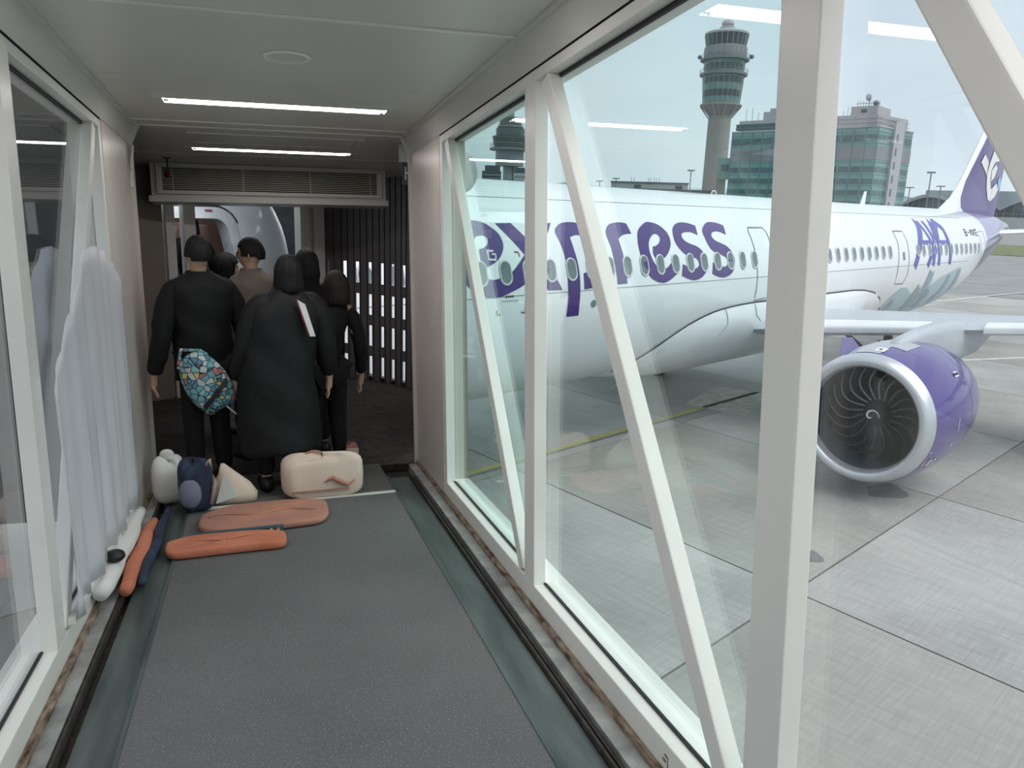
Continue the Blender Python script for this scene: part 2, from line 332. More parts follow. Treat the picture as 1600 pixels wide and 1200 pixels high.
# coves along the ceiling edge
def cove(n, x1, x2, xw, sgn):
    prof = [(x1, zC+.02), (x1, zC-.012), (x1+sgn*.022, zC-.012), (x1+sgn*.026, zC-.03), (x2, zC-.125), (x2+sgn*.006, zC-.118), (x2+sgn*.1, zC-.118), (x2+sgn*.1, zC+.02)]
    t = tag(obj(n, MB().prism([(x, 0, z) for x, z in prof], (0, y0, 0), (0, yE, 0)), M['ceil'], F=FB), kind='structure')
    obj('shadow_gap', MB().box(min(xw, xw+sgn*.05), max(xw, xw+sgn*.05), y0, yE-.02, zC-.128, zC-.119), M['dark'], t)
    obj('end_flange', MB().prism([(x1-sgn*.01, 0, zC-.0), (x1+sgn*.03, 0, zC), (x2+sgn*.03, 0, zC-.13), (x2-sgn*.012, 0, zC-.14)], (0, yE, 0), (0, yE+.03, 0)), M['ceil'], t)
cove('trim_1', 1.045, 1.122, a, 1); cove('trim_2', -.745, -.812, b, -1)
# walls
def side_wall(nm, xw, xg, sgn):
    xo = xw+sgn*.17
    lo = lambda p, q: (min(p, q), max(p, q))
    w = tag(obj(nm, MB().box(*lo(xw-sgn*.004, xw+sgn*.045), 4.99, yE, zF+.02, zC-.12), M['panelpaint'], F=FB), kind='structure')
    obj('outer_skin', MB().box(*lo(xw+sgn*.05, xo), 5.0, yE, zF-.25, zC+.1), M['cabwall'], w)
    obj('panel_end_flange', MB().box(*lo(xw-sgn*.03, xw+sgn*.06), yE, yE+.025, zF, zC-.13), M['panelpaint'], w)
    obj('header', MB().box(*lo(xw, xg+sgn*.0), y0, 5.0, zH, zC-.129).box(*lo(xg, xo), y0, 5.0, zH+.02, zC+.02), M['paint'], w, bevel=.004)
    obj('sill', MB().box(*lo(xw, xo), y0, 5.0, zF-.1, zS), M['paint'], w, bevel=.006)
    for yp in POST:
        obj('post', MB().box(*lo(xw, xg-sgn*.003), yp, yp+PWD, zS-.002, zH+.002), M['paint'], w, bevel=.004)
    for yp in [p for p in POST]:
        yt, yb = yp-.105, yp-1.76+PWD+.05       # diagonal brace: top at this post, foot at the next nearer one
        t = .088
        d = Vector((0, yt-yb, zH-zS)); q = Vector((0, d.z, -d.y)).normalized()*(t/2)
        P0, P1 = Vector((0, yb, zS)), Vector((0, yt, zH))
        e = d.normalized()*.04
        pts = [P0-q-e*1.0, P0+q-e*1.0, P1+q+e, P1-q+e]
        pts = [(p.x, max(p.y, yp-1.76+PWD-.02), min(max(p.z, zS-.004), zH+.004)) for p in (P0-q, P0+q, P1+q, P1-q)]
        obj('brace', MB().prism(pts, (xw+sgn*.002, 0, 0), (xg-sgn*.004, 0, 0)), M['paint'], w, bevel=.006)
    return w
wr = side_wall('wall_right', a, gR, 1)
wl = side_wall('wall_left', b, gL, -1)
# rust drips on the right sill
for (yy, zz, s_) in ((1.93, -1.53, 1), (1.86, -1.545, .9)):
    r = MB()
    for q in range(2): r.sphere((a-.001, yy+.012*q, zz-.018*q), .011*s_, 10, 6, (.15, 1.3, .5))
    r.box(a-.002, a+.001, yy-.012, yy-.008, zz-.05, zz)
    obj('rust_stain', r, M['rust'], wr)
obj('wall_near', MB().box(-.95, 1.3, y0-.1, y0, zF-.2, zC+.1), M['panelpaint'], F=FB)['kind'] = 'structure'
# glass panes with rubber gaskets
k = 1
for sgn, xg in ((1, gR), (-1, gL)):
    ys = sorted(POST)
    for i in range(len(ys)):
        y1 = ys[i-1]+PWD if i else y0
        y2 = ys[i]
        gm = M['gl0'] if sgn < 0 or y2 < 2.5 else (M['gl2'] if y2 > 4 else M['gl1'])
        wn = tag(obj('window_%d' % k, MB().box(min(xg, xg+sgn*.008), max(xg, xg+sgn*.008), y1, y2, zS, zH+.02), gm, F=FB), kind='structure'); k += 1
        x3, x4 = sorted((xg-sgn*.012, xg-sgn*.001))
        obj('gasket', MB().box(x3, x4, y1, y2, zH-.016, zH).box(x3, x4, y1, y2, zS, zS+.008).box(x3, x4, y1, y1+.003, zS, zH), M['rubber'], wn)
# ceiling lamps
def ceiling_lamp(y, label):
    t = thing('ceiling_lamp', label, 'lamp', (.15, y, zC), FB, 'recessed strip lamps in the bridge ceiling')
    obj('frame', MB().box(-.53, .83, y-.085, y-.066, zC-.012, zC+.0).box(-.53, .83, y+.066, y+.085, zC-.012, zC+.0).box(-.53, -.48, y-.066, y+.066, zC-.012, zC).box(.78, .83, y-.066, y+.066, zC-.012, zC), M['ceil'], t)
    obj('diffuser', MB().box(-.478, .778, y-.064, y+.064, zC-.009, zC-.001), M['light'], t)
    obj('end_clip', MB().box(-.475, -.45, y-.03, y-.02, zC-.02, zC-.009), M['dark'], t)
    obj('end_clip', MB().box(.75, .775, y+.03, y+.04, zC-.02, zC-.009), M['dark'], t)
ceiling_lamp(4.95, 'glowing strip lamp nearest in the ceiling, just beyond the round speaker')
ceiling_lamp(6.95, 'glowing strip lamp farther along, just before the slatted air grille')
ceiling_lamp(2.62, 'strip lamp overhead, its corner at the top edge of the picture')
ceiling_lamp(.5, 'strip lamp above the viewer, seen only reflected in the glass')
ceiling_lamp(-1.6, 'strip lamp behind the viewer in the ceiling')
# speaker
t = thing('ceiling_speaker', 'round flush white speaker in the grey ceiling panel', 'speaker', (.16, 3.8, zC), FB)
obj('rim', MB().lathe([(.085, 0), (.105, 0), (.108, -.006), (.1, -.012), (.088, -.01)], (.16, 3.8, zC), 36, caps=(False, False)), M['paint'], t, smooth=True)
obj('mesh_dish', MB().lathe([(.088, -.008), (.07, -.001), (.03, .0), (.004, .0)], (.16, 3.8, zC-.002), 36, caps=(False, True)), M['ceil'], t, smooth=True)
# hatch
t = thing('access_hatch', 'framed rectangular hatch in the ceiling beside the farther strip lamp', 'hatch', (.16, 6.35, zC), FB)
obj('frame', MB().box(-.46, .8, 6.1, 6.14, zC-.016, zC-.004).box(-.46, .8, 6.56, 6.6, zC-.016, zC-.004).box(-.46, -.41, 6.14, 6.56, zC-.016, zC-.004).box(.75, .8, 6.14, 6.56, zC-.016, zC-.004), M['ceil'], t, bevel=.003)
obj('lid', MB().box(-.4, .74, 6.15, 6.55, zC-.012, zC-.004), M['ceil'], t)
# air grille box
t = thing('air_handler', 'wide air conditioning box with slatted grille under the ceiling', 'air conditioner', (.15, 8.2, .6), FB)
obj('housing', MB().box(-.93, 1.24, 7.98, 8.35, .6, .9).box(-.95, 1.26, 7.93, 8.35, .545, .6), M['ceil'], t, bevel=.006)
obj('grille_frame', MB().box(-.88, 1.2, 7.955, 7.985, .62, .655).box(-.88, 1.2, 7.955, 7.985, .865, .9).box(-.88, -.83, 7.955, 7.985, .655, .865).box(1.15, 1.2, 7.955, 7.985, .655, .865), M['ceil'], t, bevel=.004)
obj('grille_recess', MB().box(-.83, 1.15, 7.974, 7.978, .655, .865), M['dark'], t)
for i in range(12):
    zz = .666+.0172*i
    obj('louvre', MB().prism([(0, 7.958, zz), (0, 7.958, zz+.006), (0, 7.963, zz+.008), (0, 7.963, zz+.003)], (-.83, 0, 0), (1.15, 0, 0)), M['alu'], t)
for xx in (-.74, -.12, .5, 1.08): obj('louvre_tie', MB().box(xx, xx+.006, 7.953, 7.958, .655, .865), M['alu'], t)
# small red camera
t = thing('security_camera', 'small black camera with red lens hanging before the air grille', 'camera', (-.74, 7.6, zC-.01), FB)
obj('stem', MB().box(-.746, -.734, 7.595, 7.607, .8, .905).box(-.77, -.71, 7.58, 7.62, .895, .905), M['black'], t)
obj('housing', MB().box(-.765, -.71, 7.56, 7.62, .73, .8), M['black'], t, bevel=.008)
obj('lens', MB().lathe([(.016, 0), (.017, -.012), (.01, -.018)], (-.738, 7.558, .755), 16, 'y', caps=(False, True)), M['red'], t)
# hanging sign
t = thing('direction_sign', 'small dark sign with white arrow pictogram hung at the tunnel end', 'sign', (1.2, 6.15, .8), FB)
TS = Matrix.Translation((1.165, 6.2, 0)) @ Matrix.Rotation(math.radians(-12), 4, 'Z')
obj('bracket', MB().box(-.09, .06, -.02, .02, .765, .9, T=TS), M['ceil'], t)
obj('plate', MB().box(-.07, .16, -.03, -.012, .59, .765, T=TS), M['signb'], t, bevel=.003)
ar = MB()
ar.box(-.045, -.035, -.034, -.031, .63, .73, T=TS); ar.box(-.045, -.01, -.034, -.031, .675, .69, T=TS); ar.box(-.012, -.004, -.034, -.031, .655, .71, T=TS)
obj('arrow', ar, M['signw'], t)
ar = MB().box(.02, .05, -.034, -.031, .735, .745, T=TS).box(.02, .026, -.034, -.031, .70, .735, T=TS).box(.03, .055, -.034, -.031, .66, .7, T=TS).box(.02, .026, -.034, -.031, .64, .69, T=TS).box(.02, .05, -.034, -.031, .62, .632, T=TS).box(.05, .056, -.034, -.031, .63, .65, T=TS)
obj('pictogram', ar, M['signw'], t)
# torn sealant hanging at the left panel end
t = thing('torn_seal', 'ragged strip of white sealant peeling at the left tunnel end', 'seal', (-.79, 5.9, .75), FB)
mb = MB(); pts = [(-.79, 5.93, .77), (-.8, 5.9, .66), (-.797, 5.86, .6), (-.8, 5.84, .54), (-.798, 5.82, .48)]
for i, p in enumerate(pts[:-1]):
    q = pts[i+1]; w_ = .012+.01*(i % 2)
    mb.prism([(p[0], p[1]-w_, p[2]), (p[0], p[1]+w_, p[2]+.01), (q[0], q[1]+w_*.6, q[2]), (q[0], q[1]-w_*.7, q[2]+.012)], (0, 0, 0), (.012, 0, 0))
obj('strip', mb, M['paint'], t)

# hanging milky sheet on the left wall
def sheet():
    R = []
    for i in range(40):
        yy = 3.34+1.72*i/39; col = []
        for j in range(16):
            z = -1.44+1.5*j/15
            if yy > 4.6: top = .05
            f = .012*math.sin(i*1.3+j*.12)+.01*math.sin(i*.53+1.7)+.006*math.sin(i*2.3+j*.35)
            edge = .22*math.sin(i*.35)+.1*math.sin(i*.9)
            zz = -1.44+(min(1.5, .95+(yy-3.34)*.7)-max(0, yy-4.7)*.5+.05*edge)*j/15
            col.append((b+.028+f*(1.3-j/16), yy, zz))
        R.append(col)
    n = MB().rings(R, close=False)
    return n
t = thing('plastic_sheet', 'creased milky plastic sheet hanging over the left window bay', 'sheet', (b+.03, 4.1, -1.44), FB)
so = obj('sheet', sheet(), M['sheet'], t, smooth=True)
so.modifiers.new('thickness', 'SOLIDIFY').thickness = .002
obj('batten', MB().box(b, b+.03, 3.34, 5.05, -1.46, -1.435), M['paint'], t)

# ================================================================== CAB
zE = HC + FB.to_3x3().col[1].z*6 + FB.to_3x3().col[2].z*zF      # floor level where the slope ends
zCab = zE
ang = math.atan2(PW.y, PW.x)
def cabp(tt, dd, z=0): return Vector((-PW.y*dd + PW.x*tt, PW.x*dd + PW.y*tt, z))     # t along the aircraft, d away from the viewer
fo = tag(obj('floor_cab', MB().prism([(-2.2, 5.85, zCab-.06), (1.34, 5.85, zCab-.06), (1.85, 7.7, zCab-.06), (1.85, 8.4, zCab-.06), (1.2, 9.3, zCab-.06), cabp(4.9, 8.1, zCab-.06), cabp(4.9, 8.95, zCab-.06), cabp(1.5, 8.95, zCab-.06), cabp(1.0, 8.0, zCab-.06)], (0, 0, 0), (0, 0, .06)), M['trench'], F=FW), kind='structure')
FC = frame(V(PW.x, PW.y, 0), V(-PW.y, PW.x, 0), V(0, 0, 1), (0, 0, 0))
zT = zCab+2.35
cf = tag(obj('wall_cab_front', MB().box(1.0, 2.9, 7.93, 8.0, zCab, zT+.6), M['cabwall'], F=FC), kind='structure')
obj('door_jamb', MB().box(2.92, 3.01, 7.9, 8.02, zCab, zT+.2), M['paint'], cf, bevel=.006)
obj('door_jamb', MB().box(3.085, 3.2, 7.86, 7.98, zCab, zT+.2), M['paint'], cf, bevel=.006)
obj('door_jamb', MB().box(4.36, 4.47, 7.86, 8.0, zCab, zT+.2), M['paint'], cf, bevel=.006)
obj('door_jamb', MB().box(4.53, 4.66, 7.86, 8.0, zCab, zT+.2), M['paint'], cf, bevel=.006)
obj('jamb_panel', MB().box(4.47, 4.53, 7.93, 7.96, zCab, zT+.2), M['paint'], cf)
obj('door_lintel', MB().box(2.9, 4.7, 7.9, 8.0, zT+.08, zT+.6), M['cabwall'], cf)
# left shell of the cab
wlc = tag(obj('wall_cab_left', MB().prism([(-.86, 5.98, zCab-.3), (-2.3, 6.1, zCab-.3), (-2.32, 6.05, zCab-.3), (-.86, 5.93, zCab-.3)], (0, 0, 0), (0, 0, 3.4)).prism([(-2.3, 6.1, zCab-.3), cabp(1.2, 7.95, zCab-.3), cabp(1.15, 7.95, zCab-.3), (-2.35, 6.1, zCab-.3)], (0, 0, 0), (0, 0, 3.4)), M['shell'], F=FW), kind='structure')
# slatted curtain on the right of the cab
PTS = [(.77, 9.2), (.93, 9.12), (1.06, 9.02), (1.19, 8.91), (1.31, 8.78), (1.41, 8.65), (1.51, 8.51), (1.6, 8.37), (1.67, 8.22), (1.73, 8.05), (1.78, 7.88), (1.81, 7.7)]
PTS = [(.61, 9.245)]+PTS
zTop = 6.0
def slat_mesh(slots):
    mb = MB(); w2 = .044; sl = .0235
    if not slots: mb.box(-w2, w2, -.006, .006, 0, zTop-zCab)
    else:
        mb.box(-w2, -sl, -.006, .006, 0, zTop-zCab); mb.box(sl, w2, -.006, .006, 0, zTop-zCab)
        z = 0; tops = [4.63-.362*i for i in range(3, -1, -1)]; tops = [4.63-.362*4+.0]+tops
        for tp in tops:
            bz = tp-.24-zCab
            if bz < .04: bz = .04
            mb.box(-sl, sl, -.006, .006, z, bz); z = tp-zCab
        mb.box(-sl, sl, -.006, .006, z, zTop-zCab)
    mb.box(-w2-.001, -w2+.005, -.012, -.002, 0, zTop-zCab, 1)
    return mesh(mb, 'slat', [M['slat'], M['dark']])
cu = thing('slatted_curtain', 'dark ribbed roller curtain with rows of bright slots, right of the cab', 'curtain', (1.3, 8.8, zCab), FW)
ms = [slat_mesh(True), slat_mesh(False)]
first = {}
for i, p in enumerate(PTS[:-1]):
    q = PTS[i+1]; pm = Vector(((p[0]+q[0])/2, (p[1]+q[1])/2)); dr = math.atan2(q[1]-p[1], q[0]-p[0])
    for k_, cpt in ((0, Vector(p)), (1, pm)):
        o = bpy.data.objects.new('slat', ms[k_]); COL.objects.link(o); o.parent = cu
        o.matrix_local = Matrix.Translation((cpt.x-1.3, cpt.y-8.8, 0)) @ Matrix.Rotation(dr, 4, 'Z')
obj('edge_post', MB().box(-.03, .03, -.03, .03, zCab, zTop, T=Matrix.Translation((.56, 9.27, 0))), M['rubber'], cu)
tag(obj('wall_cab_right', MB().prism([(1.77, 7.7, zCab), (1.8, 7.7, zCab), (1.36, 6.0, zCab), (1.32, 6.0, zCab)], (0, 0, 0), (0, 0, zTop-zCab)), M['cabwall'], F=FW), kind='structure')
tag(obj('roof_cab', MB().prism([(-2.4, 5.9, zTop), (1.34, 5.9, zTop), (1.78, 7.7, zTop), (1.5, 8.6, zTop), cabp(4.9, 8.05, zTop), cabp(1.0, 8.05, zTop)], (0, 0, 0), (0, 0, .12)), M['cabwall'], F=FW), kind='structure')
# folding canopy towards the aircraft (aircraft axes)
t = thing('boarding_canopy', 'dark grey folded fabric canopy between bridge door and aircraft', 'canopy', (4.95, -2.5, zCab), FP)
R = []
for i in range(15):
    z = zCab+.05+2.3*i/14
    hz = min(.999, abs(z-3.72)/2.07); yf = -1.975*math.sqrt(1-hz*hz)-.03
    row = []
    for j in range(11):
        yy = yf+(-3.05-yf)*j/10
        row.append((4.98+(.07 if j % 2 else -.03)+.02*math.sin(i*.8+j), yy, z))
    R.append(row)
R2 = [[(4.2+.9*i/6, -1.0-.2*j, zT+.22+(.05 if j % 2 else 0)) for j in range(11)] for i in range(7)]
co = obj('bellows_shade_roof', MB().rings(R2, close=False), M['bellow'], t); co.modifiers.new('thickness', 'SOLIDIFY').thickness = .008  # unseen short roof, added to keep sky light off the side bellows
co = obj('side_bellows', MB().rings(R, close=False), M['bellow'], t); co.modifiers.new('thickness', 'SOLIDIFY').thickness = .008
# ================================================================== AIRCRAFT (aircraft axes)
def interp(x, pts):
    if x <= pts[0][0]: return pts[0][1]
    for (p, q), (r, s) in zip(pts, pts[1:]):
        if x <= r: return q+(s-q)*(x-p)/(r-p)
    return pts[-1][1]
TOP = [(-1.2, 3.3), (-.9, 3.75), (-.3, 4.2), (.5, 4.65), (1.5, 5.2), (2.6, 5.6), (3.8, 5.76), (5, 5.79), (36, 5.79), (42, 5.62), (44.6, 5.35), (45.2, 5.1)]
BOT = [(-1.2, 3.3), (-.9, 2.85), (-.3, 2.45), (.5, 2.1), (1.5, 1.85), (2.6, 1.72), (4, 1.65), (28, 1.65), (30, 1.68), (32, 1.85), (34, 2.2), (36, 2.68), (38, 3.2), (40, 3.74), (43.5, 4.5), (44.6, 4.75), (45.2, 5.0)]
WID = [(-1.2, 0.02), (-.9, .5), (-.3, .95), (.5, 1.3), (1.5, 1.62), (2.6, 1.85), (4, 1.96), (5, 1.975), (32, 1.975), (34, 1.93), (36, 1.78), (38, 1.52), (40, 1.2), (43.5, .55), (44.6, .33), (45.2, .05)]
def sec(x):
    t_, b_, w_ = interp(x, TOP), interp(x, BOT), interp(x, WID)
    return (t_+b_)/2, w_, (t_-b_)/2
def surf(x, z, off=0.008):
    zc, w_, h_ = sec(x); q = max(-.999, min(.999, (z-zc)/h_)); y = -w_*math.sqrt(1-q*q)
    n = Vector((0, y/(w_*w_), (z-zc)/(h_*h_))).normalized()
    return Vector((x, y, z)) + n*off
ac = thing('aircraft', 'white and purple airliner parked beyond the bridge glass', 'aircraft', (20, 0, 0), FP)
def mat_fus():
    m = mat('fuselage_livery_paint', srgb(236, 238, 241), .22, var=.02, scale=.5, coat=.6)
    t = m.node_tree; bs = t.nodes['Principled BSDF']; old = bs.inputs['Base Color'].links[0].from_socket
    tc = nn(t, 'ShaderNodeTexCoord'); sp = nn(t, 'ShaderNodeSeparateXYZ'); t.links.new(tc.outputs['Object'], sp.inputs[0])
    def mth(op, a_, b_=None, c_=None):
        n = nn(t, 'ShaderNodeMath', operation=op)
        for i, v in enumerate((a_, b_, c_)):
            if v is None: continue
            if isinstance(v, (int, float)): n.inputs[i].default_value = v
            else: t.links.new(v, n.inputs[i])
        return n.outputs[0]
    dz = mth('SUBTRACT', sp.outputs[2], 4.6)
    g = mth('ADD', mth('MULTIPLY', mth('MAXIMUM', dz, 0), .6), mth('MULTIPLY', mth('MINIMUM', dz, 0), 1.1))
    e = mth('SUBTRACT', mth('SUBTRACT', sp.outputs[0], 35.9), g)
    msk = mth('GREATER_THAN', e, 0); tip = mth('LESS_THAN', sp.outputs[0], 43.9); msk = mth('MULTIPLY', msk, tip)
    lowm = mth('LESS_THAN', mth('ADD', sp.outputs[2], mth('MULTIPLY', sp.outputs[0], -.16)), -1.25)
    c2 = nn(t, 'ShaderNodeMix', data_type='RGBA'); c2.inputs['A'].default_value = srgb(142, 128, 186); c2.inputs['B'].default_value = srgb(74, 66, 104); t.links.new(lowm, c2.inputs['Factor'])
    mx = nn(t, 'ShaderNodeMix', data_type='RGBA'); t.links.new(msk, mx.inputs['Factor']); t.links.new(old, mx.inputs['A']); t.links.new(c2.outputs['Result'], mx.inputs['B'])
    t.links.new(mx.outputs['Result'], bs.inputs['Base Color']); return m
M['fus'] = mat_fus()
XS = [-1.2, -1.1, -.9, -.6, -.3, .1, .5, 1, 1.5, 2, 2.6, 3.1, 3.45, 3.85, 4.27, 4.7]+[5.2+i*.9 for i in range(30)]+[32+.5*i for i in range(26)]+[44.8, 45.05, 45.2]
DT = [math.acos((5.05-3.705)/2.055), math.acos((3.4-3.705)/2.055)]
TH = sorted([2*PI*i/96 for i in range(96) if min(abs(2*PI*i/96-d) for d in (2*PI-DT[0], 2*PI-DT[1])) > .03]+[2*PI-DT[0], 2*PI-DT[1]])
mb = MB(); nT = len(TH)
for x in XS:
    zc, w_, h_ = sec(x); mb.v += [(x, w_*math.sin(th), zc+h_*math.cos(th)) for th in TH]
for i in range(len(XS)-1):
    for j in range(nT):
        j2 = (j+1) % nT; tm = TH[j]+1e-4
        if 3.4 < XS[i] < 4.2 and 2*PI-DT[1]-1e-3 < tm < 2*PI-DT[0]-1e-3: continue
        mb.face((i*nT+j, i*nT+j2, (i+1)*nT+j2, (i+1)*nT+j))
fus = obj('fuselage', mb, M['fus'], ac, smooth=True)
# ---- decals that follow the skin
def smooth_outline(P, n=3, corner=50):
    out = []; N = len(P)
    def tg(i):
        p, q, r = P[i-1], P[i], P[(i+1) % N]
        d1 = Vector((q[0]-p[0], q[1]-p[1])); d2 = Vector((r[0]-q[0], r[1]-q[1]))
        if d1.length < 1e-6 or d2.length < 1e-6 or math.degrees(d1.angle(d2)) > corner: return Vector((0, 0))
        return Vector((r[0]-p[0], r[1]-p[1]))*.5
    for i in range(N):
        p, q = Vector(P[i]), Vector(P[(i+1) % N]); m0, m1 = tg(i), tg((i+1) % N)
        if m0.length == 0: m0 = (q-p)
        if m1.length == 0: m1 = (q-p)
        L = (q-p).length
        for mm in (m0, m1):
            if mm.length > L*1.3: mm *= L*1.3/mm.length
        for k_ in range(n):
            s_ = k_/n; h = (2*s_**3-3*s_**2+1, s_**3-2*s_**2+s_, -2*s_**3+3*s_**2, s_**3-s_**2)
            v = p*h[0]+m0*h[1]+q*h[2]+m1*h[3]; out.append((v.x, v.y))
    return out
def decal_mesh(polys, fn, name, m, zs=.09, xs=.5):
    bm = bmesh.new()
    for P in polys:
        vs = [bm.verts.new((x, z, 0)) for x, z in P]
        bm.faces.new(vs)
    bmesh.ops.triangulate(bm, faces=bm.faces[:])
    z0 = min(v.co.y for v in bm.verts); z1 = max(v.co.y for v in bm.verts); x0 = min(v.co.x for v in bm.verts); x1 = max(v.co.x for v in bm.verts)
    z = z0+zs
    while z < z1:
        bmesh.ops.bisect_plane(bm, geom=bm.verts[:]+bm.edges[:]+bm.faces[:], plane_co=(0, z, 0), plane_no=(0, 1, 0)); z += zs
    x = x0+xs
    while x < x1:
        bmesh.ops.bisect_plane(bm, geom=bm.verts[:]+bm.edges[:]+bm.faces[:], plane_co=(x, 0, 0), plane_no=(1, 0, 0)); x += xs
    for v in bm.verts: v.co = fn(v.co.x, v.co.y)
    me = bpy.data.meshes.new(name); bm.to_mesh(me); bm.free(); me.materials.append(m)
    return me
def ribbon(pts, w):
    P = [Vector(p) for p in pts]; L, R_ = [], []
    for i, p in enumerate(P):
        d = (P[min(i+1, len(P)-1)]-P[max(i-1, 0)]).normalized(); n = Vector((-d.y, d.x))*w/2
        L.append((p.x+n.x, p.y+n.y)); R_.append((p.x-n.x, p.y-n.y))
    return L+R_[::-1]
